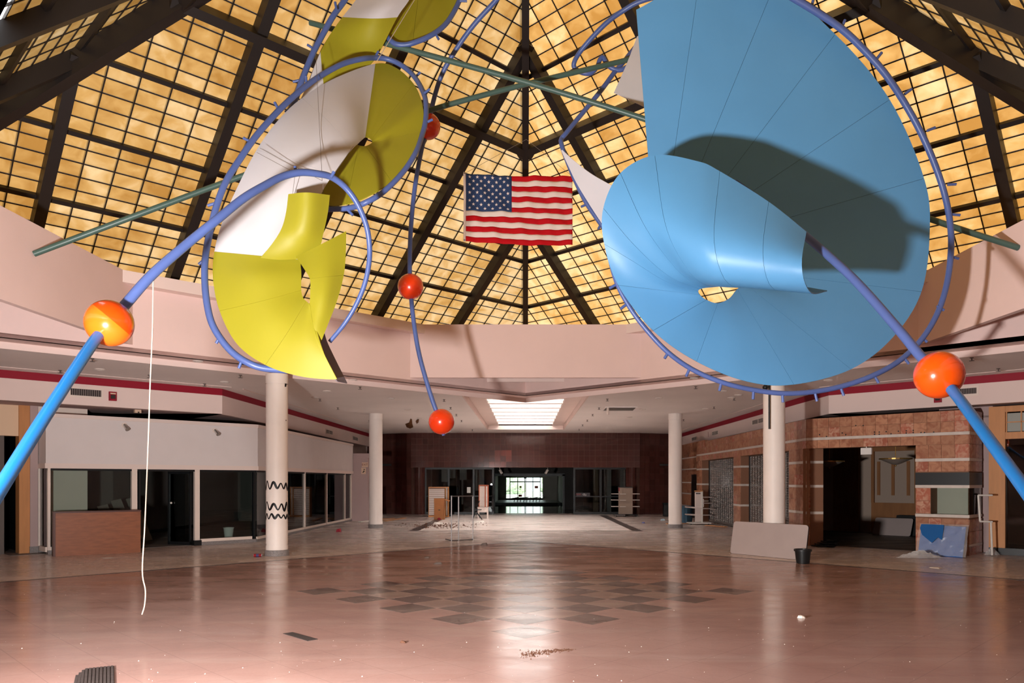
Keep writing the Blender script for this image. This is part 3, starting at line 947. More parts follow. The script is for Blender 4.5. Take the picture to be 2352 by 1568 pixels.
mx_.inputs[6].default_value = srgb(222, 100, 20); mx_.inputs[7].default_value = srgb(204, 64, 6)
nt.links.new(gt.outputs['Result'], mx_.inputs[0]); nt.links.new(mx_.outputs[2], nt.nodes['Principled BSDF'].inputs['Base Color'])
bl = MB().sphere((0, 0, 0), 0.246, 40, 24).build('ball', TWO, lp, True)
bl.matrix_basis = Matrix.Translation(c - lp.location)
pegs([(680, 398), (760, 408)], 10.0, (700, 520), PIPE, lp, 0.09)
# --- thin pipe with three red-orange balls
tp3 = empty('ball_pipe', P(1014, 968, 14.9), 'thin dark blue pipe strung with three red-orange balls beside the flag', 'pipe sculpture', 'pipes strung with orange balls')
pipe('pipe', [(1185, -55, 13.6), (1140, 0, 13.8), (1090, 55, 14.0), (1050, 110, 14.2), (1018, 165, 14.4), (1000, 215, 14.6), (982, 290, 14.9), (968, 345, 14.9), (953, 430, 14.9), (944, 520, 14.9), (941, 600, 14.9), (943, 658, 14.9),
              (948, 720, 14.9), (960, 800, 14.9), (978, 870, 14.9), (1000, 938, 14.9), (1014, 968, 14.9)], 0.045, PIPE, tp3)
for q in ((982, 290), (943, 658), (1014, 968)):
    ball(q[0], q[1], 14.9, 0.25, ORANGER, tp3)
MB().tube([P(1017, 990, 14.9), P(1019, 1000, 14.9)], .03, 8).build('pipe_stub', PIPE, tp3)
# --- green struts spanning the opening
for pts, lab in (([(712, 52, 13.8), (905, 105, 13.6), (1209, 189, 13.4), (1480, 273, 13.2), (1820, 388, 12.9), (2137, 503, 12.5), (2339, 569, 12.36)], 'long sage-green pipe sloping down to the right wall'),
                 ([(78, 583, 12.39), (277, 508, 12.7), (540, 410, 13.2), (760, 332, 13.5), (985, 254, 13.8), (1209, 193, 14.0), (1440, 138, 14.2), (1560, 108, 14.3)], 'long sage-green pipe sloping up from the left wall')):
    w = [P(*q) for q in pts]
    o = MB().tube(catmull(w, 6), 0.048, 12).build('green_strut', GREENP, None, True, angle=50)
    tag(o, lab, 'pipe', 'green struts under the skylight')
# --- white sheets and wavy pipe behind the blue horn
wsp = empty('spiral_sculpture', P(1400, 350, 14.0), 'white sheets on a wavy blue pipe half hidden behind the horn', 'sculpture')
sheets('sheet_panel', [[(1463, 84, 14.2), (1520, 60, 14.3)], [(1440, 145, 14.1), (1520, 150, 14.2)], [(1410, 213, 14.0), (1520, 264, 14.2)]], [0, 2], [WHITE], wsp, 6, 5)
sheets('sheet_panel', [[(1291, 344, 13.8), (1289, 346, 13.8)], [(1325, 374, 13.7), (1305, 380, 13.8)], [(1360, 400, 13.6), (1330, 430, 13.8)], [(1402, 424, 13.5), (1384, 515, 13.8)], [(1450, 450, 13.4), (1440, 590, 13.7)]], [0, 4], [WHITE], wsp, 6, 6)
pipe('wavy_pipe', [(1560, -20, 13.6), (1474, 2, 13.75), (1431, 25, 13.9), (1396, 50, 14.0), (1360, 86, 14.15), (1331, 121, 14.3), (1319, 143, 14.35), (1320, 156, 14.4), (1335, 166, 14.4), (1356, 168, 14.4), (1371, 154, 14.4), (1378, 137, 14.4),
                   (1385, 132, 14.4), (1392, 143, 14.4), (1403, 155, 14.4), (1421, 161, 14.4), (1440, 154, 14.4), (1470, 130, 14.5)], 0.044, PIPE, wsp, 10)
pipe('bent_pipe', [(1470, 95, 14.6), (1444, 127, 14.5), (1435, 139, 14.45), (1410, 168, 14.4), (1378, 211, 14.3), (1331, 268, 14.2), (1300, 306, 14.1), (1290, 318, 14.1), (1289, 328, 14.05), (1297, 354, 14.0), (1317, 404, 13.9), (1346, 464, 13.9),
                   (1383, 518, 13.9), (1420, 570, 13.9)], 0.044, PIPE, wsp, 10)
pegs([(1346, 470), (1380, 515)], 13.9, (1420, 440), PIPE, wsp, .1)
# --- cord hanging from the left pipe
cp = catmull([P(352, 634, 8.6), P(350, 760, 8.6), P(345, 880, 8.6), P(341, 1000, 8.6), P(333, 1200, 8.6), P(327, 1310, 8.6), P(334, 1355, 8.58), P(332, 1390, 8.56), P(326, 1411, 8.55)], 6)
tag(MB().tube(cp, 0.0075, 6).build('hanging_cord', CORD, None, True), 'thin white cord hanging almost to the floor from the left pipe', 'cord')

# ------------------------------------------------------------------ flag
FD = 16.8
FW, FH = 250 / F * FD, 158 / F * FD
def fab(name, col):
    m = mat(name, col, 0.8, 0.2)
    return m
FRED, FWHT, FBLU = fab('flag_red', srgb(190, 12, 24)), fab('flag_white', srgb(232, 214, 204)), fab('flag_blue', srgb(44, 62, 98))
flag = empty('flag', P(1190, 560, FD), 'american flag with stars and stripes hanging flat in the atrium', 'flag')
tl, tr_, bl_, br_ = P(1070, 397, FD), P(1315, 405, FD), P(1070, 556, FD), P(1315, 563, FD)
def fp(u, v, off=0.0):
    a = tl.lerp(tr_, u); b = bl_.lerp(br_, u)
    p = a.lerp(b, v)
    sag = 0.05 * math.sin(math.pi * u) * (1 if v < .5 else .6) + 0.02 * math.sin(6 * u + 4 * v)
    rip = 0.020 * math.sin(26 * u + 5 * v) + 0.013 * math.sin(47 * u - 9 * v) + 0.018 * math.sin(17 * u - 14 * v)
    return p + V(0, rip - off, -sag * .6)
def fpatch(name, u0, u1, v0, v1, m, parent, nu=40, nv=4, off=0.0):
    v, f = [], []
    for j in range(nv + 1):
        for i in range(nu + 1):
            v.append(fp(u0 + (u1 - u0) * i / nu, v0 + (v1 - v0) * j / nv, off))
    w = nu + 1
    for j in range(nv):
        for i in range(nu):
            f.append((j * w + i, j * w + i + 1, (j + 1) * w + i + 1, (j + 1) * w + i))
    o = link(name, meshdata(name, v, f, True), parent, m)
    sm = o.modifiers.new('thickness', 'SOLIDIFY'); sm.thickness = 0.003
    return o
UC = 0.43
for k in range(13):
    fpatch('red_stripe' if k % 2 == 0 else 'white_stripe', UC if k < 7 else 0.0, 1.0, k / 13, (k + 1) / 13, FRED if k % 2 == 0 else FWHT, flag, 50 if k >= 7 else 30, 3)
cant = fpatch('canton', 0.0, UC, 0, 7 / 13, FBLU, flag, 40, 20)
fpatch('header_band', -0.022, 0.0, -0.005, 1.005, FWHT, flag, 2, 30)
star = [(math.sin(math.pi * k / 5) * (1 if k % 2 == 0 else .4), math.cos(math.pi * k / 5) * (1 if k % 2 == 0 else .4)) for k in range(10)]
for r in range(9):
    nst = 6 if r % 2 == 0 else 5
    for k in range(nst):
        u = UC * ((k + .5) / 6 if r % 2 == 0 else (k + 1) / 6) 
        vv = 7 / 13 * (r + .75) / 9.5
        rad = 0.040
        pts = [fp(u + x * rad / FW, vv - y_ * rad / FH, 0.010) for x, y_ in star]
        cpt = fp(u, vv, 0.010)
        m3 = MB().add([cpt] + pts, [(0, 1 + i, 1 + (i + 1) % 10) for i in range(10)])
        m3.build('star', FWHT, cant)
for vv in (0.01, 0.985):
    MB().lathe([(.008, 0), (.02, .002), (.02, -.002), (.008, 0)], (0, 0, 0), 12).build('grommet', CABLE, flag).matrix_basis = Matrix.Translation(fp(-.011, vv, .012) - flag.location) @ Matrix.Rotation(math.pi / 2, 4, 'X')
for a, b in (((1068, 398, FD), (1209, 320, 16.9)), ((1315, 405, FD), (1209, 320, 16.9))):
    cable(a, b, flag, 0.004, CABLE, 'hanging_line')
# ------------------------------------------------------------------ back wall of brown tiles
def tile_mat(name, col, rough=0.25, rv=0.25, coat=0.0, vein=None, vs=4.0):
    m = mat(name, col, rough, 0.5, coat=coat)
    nt = m.node_tree
    b = nt.nodes['Principled BSDF']
    oi = nt.nodes.new('ShaderNodeObjectInfo')
    hs = nt.nodes.new('ShaderNodeHueSaturation')
    hs.inputs['Color'].default_value = col
    mr = nt.nodes.new('ShaderNodeMapRange')
    mr.inputs['To Min'].default_value = 1 - rv
    mr.inputs['To Max'].default_value = 1 + rv
    nt.links.new(oi.outputs['Random'], mr.inputs['Value'])
    nt.links.new(mr.outputs['Result'], hs.inputs['Value'])
    out = hs.outputs['Color']
    if vein:
        geo = nt.nodes.new('ShaderNodeNewGeometry')
        add = nt.nodes.new('ShaderNodeVectorMath')
        sc = nt.nodes.new('ShaderNodeVectorMath'); sc.operation = 'SCALE'
        sc.inputs[0].default_value = (7, 3, 5)
        nt.links.new(oi.outputs['Random'], sc.inputs['Scale'])
        nt.links.new(geo.outputs['Position'], add.inputs[0])
        nt.links.new(sc.outputs[0], add.inputs[1])
        nz_ = nt.nodes.new('ShaderNodeTexNoise')
        nz_.inputs['Scale'].default_value = vs
        nz_.inputs['Detail'].default_value = 8
        nz_.inputs['Distortion'].default_value = 1.2
        nt.links.new(add.outputs[0], nz_.inputs['Vector'])
        r2_ = nt.nodes.new('ShaderNodeMapRange')
        r2_.inputs['From Min'].default_value = 0.42
        r2_.inputs['From Max'].default_value = 0.72
        nt.links.new(nz_.outputs['Fac'], r2_.inputs['Value'])
        mx = nt.nodes.new('ShaderNodeMix'); mx.data_type = 'RGBA'
        nt.links.new(r2_.outputs['Result'], mx.inputs[0])
        nt.links.new(out, mx.inputs[6])
        mx.inputs[7].default_value = vein
        out = mx.outputs[2]
    nt.links.new(out, b.inputs['Base Color'])
    return m
BROWN = tile_mat('brown_glazed_tile', srgb(92, 54, 48), 0.09, 0.12)
BROWNR = tile_mat('red_brown_glazed_tile', srgb(132, 70, 60), 0.09, 0.15)
GROUT = mat('tan_grout', srgb(150, 116, 104), 0.9, 0.1)
GROUTD = mat('dark_grout', srgb(92, 66, 58), 0.9, 0.1)
def tiles(fr, u0, u1, z0, z1, tw, th, m, parent, name='tile', n=0.012, depth=0.02, gap=0.008, alt=None, meshes={}):
    nu = max(1, round((u1 - u0) / tw)); nv = max(1, round((z1 - z0) / th))
    w, h = (u1 - u0) / nu, (z1 - z0) / nv
    for j in range(nv):
        for i in range(nu):
            mm = alt(i, j) if alt else None
            mm = mm or m
            key = (round(w, 4), round(h, 4), mm.name, depth)
            if key not in meshes:
                q = MB().box((-w / 2 + gap / 2, -depth / 2, -h / 2 + gap / 2), (w / 2 - gap / 2, depth / 2, h / 2 - gap / 2))
                me = meshdata(name, q.v, q.f)
                me.materials.append(mm)
                meshes[key] = me
            inst(name, meshes[key], parent, axes(fr.p(u0 + (i + .5) * w, n - depth / 2, z0 + (j + .5) * h), fr.u, fr.n, V(0, 0, 1)))
wb = empty('wall_back', (0, YBACK, 0), kind='structure')
XH = 5.96
frb = Fr((-XH, YBACK, 0), (1, 0, 0), (0, -1, 0))
m1 = MB(); frb.box(m1, 0, 2 * XH, -.6, 0, 2.45, ZC); m1.build('header', GROUT, wb)
redset = {(15, 0), (16, 0), (14, 0), (15, 1), (17, 1), (15, 2), (17, 2), (16, 2)}
tiles(frb, 0, 2 * XH, 2.45, ZC, 0.29, 0.30, BROWN, wb, alt=lambda i, j: BROWNR if (i, j) in redset else None)
for s, side in ((-1, 'left'), (1, 'right')):
    a, b = V(s * XH, YBACK + .1, 0), V(s * 8.5, YBACK + 1.25, 0)
    u = (b - a).normalized()
    n = V(u.y, -u.x, 0)
    if n.y > 0: n = -n
    fr = Fr(a, u, n)
    root = empty('wall_back_' + side, a, kind='structure')
    m1 = MB(); fr.box(m1, -.1, (b - a).length, -.2, 0, 0, ZC); m1.build('backing', GROUTD, root)
    tiles(fr, 0, (b - a).length, 0, ZC, 0.30, 0.304, BROWN, root)
    # ribbed half-round tile pilaster at the mouth of the store
    pr = empty('trim_pilaster_' + side, (s * 5.55, YBACK + .35, 0), kind='structure')
    MB().lathe([(.28, 0), (.28, 2.45)], (s * 5.55, YBACK + .35, 0), 20).build('core', GROUTD, pr)
    for k in range(9):
        an = math.pi + math.pi * (k + .5) / 9
        for j in range(8):
            q = MB().rbox((s * 5.55 + .285 * math.cos(an), YBACK + .35 + .285 * math.sin(an), 2.45 * (j + .5) / 8), (.092, .02, 2.45 / 8 - .008), an + math.pi / 2)
            q.build('stave_tile', BROWN, pr)
# glass shop front under the header
def glazing(name, x0, x1, y, z1, mullions, rail, n):
    root = empty(name, (x0, y, 0), kind='structure')
    for k, x in enumerate(mullions):
        MB().box((x - .05, y - .05, 0), (x + .05, y + .05, z1)).build('mullion', BLACKF, root)
    MB().box((x0, y - .045, 0), (x1, y + .045, .12)).build('bottom_rail', BLACKF, root)
    MB().box((x0, y - .045, z1 - .1), (x1, y + .045, z1)).build('top_rail', BLACKF, root)
    MB().box((x0, y - .03, rail - .03), (x1, y + .03, rail + .03)).build('middle_rail', BLACKF, root)
    for a, b in zip(mullions, mullions[1:]):
        for za, zb in ((.12, rail - .03), (rail + .03, z1 - .1)):
            MB().box((a + .05, y - .004, za), (b - .05, y + .004, zb)).build('pane', GLASSD, root)
    return root
yg = YBACK + .3
glazing('window_2', -5.28, -1.66, yg, 2.45, [-5.25, -4.03, -2.72, -1.7], .95, 2)
glazing('window_3', 2.52, 5.45, yg, 2.45, [2.56, 3.95, 5.4], .93, 3)
PAPER = mat('white_paper', srgb(225, 222, 218), 0.8, 0.2)
tag(MB().box((-3.07, yg - .02, 1.12), (-2.88, yg - .012, 1.42)).build('notice', PAPER), 'white paper notice taped to the dark shop glass', 'notice')
SIGNM = mat('dark_sign_face', srgb(52, 46, 50), 0.5)
sg = empty('window_sign', (3.0, yg - .05, 1.0), 'small dark sign with a white swirl on the right shop glass', 'sign')
MB().box((2.66, yg - .06, .93), (3.38, yg - .04, 1.13)).build('board', SIGNM, sg)
swirl = [V(3.06 + .07 * math.cos(a) * (1 - a / 12), yg - .062, 1.03 + .055 * math.sin(a) * (1 - a / 12)) for a in [k * .35 for k in range(22)]]
MB().tube(swirl, .008, 5).build('swirl_emblem', PAPER, sg)
MB().tube([V(3.1, yg - .062, .98), V(3.18, yg - .062, .985), V(3.17, yg - .062, 1.06)], .008, 5).build('swirl_emblem', PAPER, sg)
REDP = mat('red_print', srgb(190, 40, 40), 0.6)
for k in range(3):
    MB().tube([V(2.68 + .09 * k + .05 * math.cos(q), yg - .061, 1.0 + .07 * math.sin(q)) for q in [j * .5 for j in range(7)]], .005, 4).build('red_arc', REDP, sg)
# room and passage behind the shop front
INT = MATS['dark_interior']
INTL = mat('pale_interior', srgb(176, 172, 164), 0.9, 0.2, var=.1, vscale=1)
pas = MB()
pas.box((-8.6, YBACK + .6, 2.55), (8.6, 47, 2.65))                      # ceiling of the front room
pas.box((-8.6, YBACK + .5, 0), (-8.4, 47, 2.6)).box((8.4, YBACK + .5, 0), (8.6, 47, 2.6))
pas.box((-8.6, 46.8, 0), (-1.95, 47.0, 2.6)).box((2.35, 46.8, 0), (8.6, 47.0, 2.6)).box((-1.95, 46.8, 2.1), (2.35, 47.0, 2.6))
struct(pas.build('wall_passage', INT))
psg = MB()
psg.box((-2.6, 47, 0), (-2.5, 71, 2.3)).box((2.9, 47, 0), (3.0, 71, 2.3)).box((-2.6, 47, 2.25), (3.0, 71, 2.3))
psg.box((-2.6, 69.9, 0), (-1.82, 70.1, 2.3)).box((1.62, 69.9, 0), (3.0, 70.1, 2.3)).box((-1.82, 69.9, 2.12), (1.62, 70.1, 2.3))
struct(psg.build('wall_passage_end', INTL))
prt = MB()
prt.box((-2.0, 46.6, 0), (-1.86, 46.8, 2.15)).box((2.26, 46.6, 0), (2.4, 46.8, 2.15)).box((-2.0, 46.6, 2.05), (2.4, 46.8, 2.2))
struct(prt.build('trim_portal', BLACKF))
GLOSSF = mat('polished_dark_floor', srgb(64, 66, 60), 0.12, 0.6, var=.3, vscale=.8)
MATF = mat('matte_dark_floor', srgb(30, 30, 28), 0.9, 0.1)
PALEF = mat('pale_passage_floor', srgb(150, 150, 142), 0.4, 0.4, var=.2, vscale=1)
struct(plate('floor_shop', [(-8.6, YBACK + 1.5), (8.6, YBACK + 1.5), (8.6, 52), (-8.6, 52)], [], 0.0, GLOSSF))
struct(plate('floor_passage', [(-2.6, 52), (3.0, 52), (3.0, 61), (-2.6, 61)], [], 0.0, MATF))
struct(plate('floor_passage_end', [(-2.6, 61), (3.0, 61), (3.0, 71), (-2.6, 71)], [], 0.0, PALEF))
dr = empty('door_1', (0, 70, 0), kind='structure')
for x in (-1.8, -1.42, -.72, -.06, .02, .68, 1.36, 1.6):
    MB().box((x - .035, 69.95, 0), (x + .035, 70.05, 2.12)).build('mullion', BLACKF, dr)
MB().box((-1.8, 69.95, 2.04), (1.6, 70.05, 2.12)).build('head', BLACKF, dr)
MB().box((-1.42, 69.95, 1.62), (1.36, 70.05, 1.72)).build('transom_bar', BLACKF, dr)
MB().box((-1.8, 69.95, 0), (1.6, 70.05, .16)).build('kick_rail', BLACKF, dr)
for x0, x1 in ((-1.8, -1.42), (1.36, 1.6)):
    MB().box((x0, 69.96, .78), (x1, 70.04, .84)).build('side_rail', BLACKF, dr)
for x0, x1 in ((-1.8, -1.42), (-1.42, -.72), (-.72, -.06), (.02, .68), (.68, 1.36), (1.36, 1.6)):
    MB().box((x0 + .03, 69.995, .16), (x1 - .03, 70.005, 2.04)).build('pane', GLASS, dr)
for x in (-.95, -.5, .3, .9):
    MB().box((x - .12, 69.9, .98), (x + .12, 69.93, 1.02)).build('push_bar', BLACKF, dr)
YST, RST = mat('yellow_sticker', srgb(240, 200, 60), .7), mat('red_sticker', srgb(235, 110, 100), .7)
MB().box((-.55, 69.97, 1.1), (-.36, 69.985, 1.28)).build('sticker', YST, dr)
MB().box((-.66, 69.97, .28), (-.32, 69.985, .5)).build('sticker', RST, dr)
MB().box((.84, 69.97, 1.06), (1.16, 69.985, 1.3)).build('sticker', RST, dr)
ex = tag(MB().box((-.16, 69.6, 1.96), (.10, 69.7, 2.12)).build('exit_box', BLACKF), 'dark exit box over the far glass doors', 'sign')
# pale partitions seen dimly through the smoked shop glass
PALEP = mat('pale_partition', srgb(206, 200, 194), .7, .3, var=.1, vscale=2)
OLIVEP = mat('olive_partition', srgb(120, 108, 84), .7, .3, var=.1, vscale=2)
ptn = empty('wall_partitions', (0, 43, 0), kind='structure')
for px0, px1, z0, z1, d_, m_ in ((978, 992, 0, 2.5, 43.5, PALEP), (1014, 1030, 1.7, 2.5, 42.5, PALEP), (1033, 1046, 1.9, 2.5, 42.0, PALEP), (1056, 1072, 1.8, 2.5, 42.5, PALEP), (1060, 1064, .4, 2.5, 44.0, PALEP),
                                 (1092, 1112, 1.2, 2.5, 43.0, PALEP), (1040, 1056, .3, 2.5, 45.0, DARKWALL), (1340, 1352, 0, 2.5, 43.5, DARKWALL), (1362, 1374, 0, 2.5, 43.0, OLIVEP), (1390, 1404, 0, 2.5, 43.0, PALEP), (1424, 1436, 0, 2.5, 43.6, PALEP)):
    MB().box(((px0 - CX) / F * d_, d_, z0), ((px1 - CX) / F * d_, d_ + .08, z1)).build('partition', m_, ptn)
# outside the far doors
GRASS = mat('pale_concrete', srgb(205, 208, 196), 0.9, 0.1, var=.1, vscale=2)
LEAF = mat('foliage', srgb(205, 220, 190), 0.8, 0.2, var=.5, vscale=3)
struct(plate('floor_outside', [(-30, 71), (30, 71), (30, 130), (-30, 130)], [], -0.05, GRASS))
for k, (x, y, r) in enumerate(((-4.2, 92, 2.2), (-1.6, 104, 1.6), (3.6, 95, 1.9))):
    q = MB()
    for i in range(60):
        a, b2, rr = random.random() * 6.28, random.random() * 3.14, r * (.5 + .5 * random.random())
        c = V(x + rr * .8 * math.cos(a) * math.sin(b2), y + rr * .8 * math.sin(a) * math.sin(b2), r * .75 + rr * .7 * math.cos(b2))
        q.sphere(c, .5 + .4 * random.random(), 7, 5)
    root = empty('bush', (x, y, 0), ['leftmost green bush outside the far glass doors', 'middle green bush outside the far glass doors', 'right green bush outside the far glass doors'][k], 'bush', 'bushes outside the far doors')
    q.build('foliage', LEAF, root)
    MB().tube([V(x, y, -.05), V(x, y, 1.5)], .12, 8).build('stem', MATS['brown_glazed_tile'], root)
# dark heap of stacked loungers in the passage
hp = empty('furniture_heap', (0, 63, 0), 'dark heap of stacked furniture before the far glass doors', 'furniture')
for k in range(9):
    x = -.95 + .26 * k
    MB().bar(V(x - .35, 63 + .1 * (k % 3), .28 + .05 * (k % 2)), V(x + .4, 63 + .2 * (k % 2), .40 - .04 * (k % 3)), .25, .05).build('slat', BLACKF, hp)
    MB().bar(V(x, 63, 0), V(x + .08, 63.1, .34), .04, .04).build('leg', BLACKF, hp)
# two white spot lamps under the header
WHT = mat('white_enamel_metal', srgb(230, 224, 216), 0.4, 0.5)
for px, lab in ((1148, 'white track spot lamp under the tiled header, left one'), (1258, 'white track spot lamp under the tiled header, right one')):
    c = P(px, 1078, 40.6)
    root = empty('track_spot', c, lab, 'lamp', 'track spots under the header')
    MB().tube([c + V(0, 0, .12), c + V(0, 0, -.02)], .015, 8).build('stem', WHT, root)
    d_ = V(.12 if px < 1200 else -.12, -.06, -.2)
    MB().tube([c + V(0, 0, -.02), c + V(0, 0, -.02) + d_], .07, 14).build('can', WHT, root, True, angle=40)

# ------------------------------------------------------------------ left: white boxed shop front
WBOX = mat('white_sign_band', srgb(226, 216, 214), 0.55, 0.3, var=.03, vscale=2)
WBOXT = mat('white_sign_trim', srgb(232, 214, 206), 0.55, 0.3)
SQ = math.sqrt(2)
CA = V(-7.77, 21.87, 0)
fA = Fr(CA, (-1, -1, 0), (1, -1, 0))                 # left diagonal front, u runs to the left
fB = Fr(CA, (0.012, 1, 0), (1, -0.012, 0))           # front along the hall
LA, LB = 5.18, 11.4
sb_ = empty('shop_fascia', CA + V(0, 0, 2.05), 'long white sign band above the glass shop front on the left', 'fascia')
def prism_z(pts, z0, z1):
    return MB().prism([(p.x, p.y, z0) for p in pts], (0, 0, z1 - z0))
e0 = 0.10
out_c = V(CA.x + e0, CA.y - e0 * (SQ - 1), 0)
ring_pts = [fB.p(LB, e0, 0), fB.p(LB, -.7, 0), fB.p(.6, -.7, 0), fA.p(.6, -.7, 0), fA.p(LA + .05, -.7, 0), fA.p(LA + .05, e0, 0), out_c]
prism_z(ring_pts, 2.17, 3.27).build('sign_band', WBOX, sb_)
def grow(pts, e):
    q = [fB.p(LB + e, e0 + e, 0), fB.p(LB + e, -.7, 0), fB.p(.6, -.7, 0), fA.p(.6, -.7, 0), fA.p(LA + .05 + e, -.7, 0), fA.p(LA + .05 + e, e0 + e, 0), V(CA.x + e0 + e, CA.y - (e0 + e) * (SQ - 1), 0)]
    return q
prism_z(grow(ring_pts, .02), 2.05, 2.17).build('lower_trim', WBOXT, sb_)
prism_z(grow(ring_pts, .02), 3.27, 3.36).build('upper_trim', WBOXT, sb_)
for px, py, lab in ((282, 976, 'left swivel spot lamp on the white sign band'), (489, 988, 'right swivel spot lamp on the white sign band')):
    k = (px - CX) / F
    t = (CA.y * k - CA.x) / (k - 1)
    base = fA.p(t * SQ, e0, 0)
    z = EYE - (py - CY) / F * base.y
    c = V(base.x, base.y, z)
    root = empty('spot_lamp', c, lab, 'lamp', 'spot lamps on the white sign band')
    MB().tube([c, c + fA.n * .03], .06, 16).build('wall_plate', CREAM, root, True, angle=40)
    MB().tube([c + fA.n * .03, c + fA.n * .12 + V(0, 0, -.03)], .02, 10).build('arm', CREAM, root, True)
    MB().tube([c + fA.n * .10 + V(-.03, 0, 0), c + fA.n * .2 + V(.02, 0, -.12)], [.035, .055], 14).build('lamp_head', mat('chrome_lamp', srgb(210, 205, 200), .25, .5, metal=.8) if 'chrome_lamp' not in MATS else MATS['chrome_lamp'], root, True, angle=40)
sf = empty('window_4', CA, kind='structure')
def post(fr, u, w, m, z1=2.05, n0=-.05, n1=.05, z0=0.0, name='post'):
    q = MB(); fr.box(q, u - w / 2, u + w / 2, n0, n1, z0, z1); return q.build(name, m, sf)
def pane(fr, u0, u1, z0=.17, z1=2.05, m=None, name='pane'):
    q = MB(); fr.box(q, u0, u1, -.006, .006, z0, z1); return q.build(name, m or GLASS, sf)
post(fA, 1.65, .13, CREAM, z0=.14); post(fA, 1.65, .2, BLACKF, .14, -.09, .09, name='post_foot')
post(fA, 3.24, .13, CREAM, z0=.14); post(fA, 3.24, .2, BLACKF, .14, -.09, .09, name='post_foot')
post(fA, .03, .06, BLACKF); post(fA, 5.15, .06, CREAM)
post(fA, 3.12, .05, BLACKF)
for u0, u1 in ((.1, 1.55), (3.34, 5.12)):
    pane(fA, u0, u1)
    q = MB(); fA.box(q, u0, u1, -.04, .05, .09, .17); q.build('sill', CREAM, sf)
    q = MB(); fA.box(q, u0 - .1, u1 + .06, -.08, .08, 0, .09); q.build('stone_plinth', STONE, sf)
q = MB(); fA.box(q, 0, LA, -.04, .04, 2.0, 2.06); q.build('head_rail', BLACKF, sf)
us = [.08, 2.3, 4.66, 7.45, 10.25, 11.35]
for u in us[1:]:
    post(fB, u, .09, CREAM, z0=.12)
for a, b in zip(us, us[1:]):
    pane(fB, a + .05, b - .05, .14)
    q = MB(); fB.box(q, a + .02, b - .05, -.04, .04, .07, .14); q.build('sill', CREAM, sf)
q = MB(); fB.box(q, 0, LB, -.06, .06, 0, .07); q.build('stone_plinth', STONE, sf)
q = MB(); fB.box(q, 0, LB, -.04, .04, 2.0, 2.06); q.build('head_rail', BLACKF, sf)
fE = Fr(fA.p(5.18, 0, 0), (-1, 1, 0), (-1, -1, 0))                                   # return at the left end
pane(fE, .02, .66); 
q = MB(); fE.box(q, .0, .7, -.04, .04, .05, .17); q.build('sill', CREAM, sf)
# open glass door leaves
dd = empty('door_2', fA.p(1.85, 0, 0), kind='structure')
for u0, ang in ((1.8, 62),):
    a0 = fA.p(u0, -.02, 0)
    dirn = (fA.u * math.cos(math.radians(ang)) - fA.n * math.sin(math.radians(ang)))
    fr = Fr(a0, dirn, V(dirn.y, -dirn.x, 0))
    for uu in (.02, .72):
        q = MB(); fr.box(q, uu - .02, uu + .02, -.02, .02, .02, 2.0); q.build('stile', BLACKF, dd)
    for z0 in (.02, 1.94):
        q = MB(); fr.box(q, 0, .74, -.02, .02, z0, z0 + .08); q.build('rail', BLACKF, dd)
    q = MB(); fr.box(q, .04, .7, -.005, .005, .1, 1.94); q.build('pane', GLASSD, dd)
    q = MB(); q.sphere(fr.p(.6, .05, 1.15), .03, 12, 8); q.sphere(fr.p(.6, -.05, 1.15), .03, 12, 8); q.build('knob', WHT, dd, True)
# shop interior
si = MB()
fA.box(si, 2.5, 6.2, -4.3, -4.2, 0, 2.95)
si.box((-12.6, 23.1, 0), (-12.5, 33.2, 2.95)).box((-12.6, 33.1, 0), (-7.75, 33.25, 2.95))
fA.box(si, 5.9, 6.0, -4.2, -.75, 0, 2.95)
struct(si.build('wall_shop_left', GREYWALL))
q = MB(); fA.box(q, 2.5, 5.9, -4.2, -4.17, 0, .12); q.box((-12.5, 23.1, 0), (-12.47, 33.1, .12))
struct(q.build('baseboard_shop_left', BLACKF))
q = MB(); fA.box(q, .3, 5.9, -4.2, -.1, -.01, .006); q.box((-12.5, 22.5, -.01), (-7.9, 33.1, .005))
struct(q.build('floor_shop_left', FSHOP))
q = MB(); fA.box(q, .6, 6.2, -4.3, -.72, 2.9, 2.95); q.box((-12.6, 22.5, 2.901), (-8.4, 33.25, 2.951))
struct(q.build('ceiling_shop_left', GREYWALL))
BOARD = mat('grey_board', srgb(140, 130, 122), 0.7, .3, var=.1, vscale=5)
for k, (u, h, ln) in enumerate(((2.2, 1.25, .3), (2.55, 1.2, .3), (2.9, 1.05, .25))):
    a = fA.p(u - .1 + .05 * k, -2.4, 0.01); b = fA.p(u - .1 + .05 * k + ln, -2.9, h)
    tag(MB().bar(a, b, .28, .025, up=(.7, -.7, .3)).build('leaning_board', BOARD), ['leftmost grey board leaning inside the glass-fronted shop', 'middle grey board leaning inside the glass-fronted shop', 'right grey board leaning inside the glass-fronted shop'][k], 'board', 'boards leaning inside the left shop')
c = fA.p(-.2, -2.2, 0)
bk = empty('bucket', c, 'pale plastic bucket inside the glass-fronted shop', 'bucket')
MB().lathe([(.0, .01), (.12, .01), (.15, .3), (.14, .3), (.11, .03), (0, .03)], c, 20).build('pail', PAPER, bk, True, angle=40)
MB().lathe([(.15, .29), (.165, .29), (.165, .31), (.15, .31)], c, 20).build('rim', PAPER, bk)
# white tube frame standing inside behind the glass
def frame_rect(name, pts, r, m, parent=None):
    q = MB()
    for a, b in zip(pts, pts[1:]): q.tube([a, b], r, 8)
    return q.build(name, m, parent)
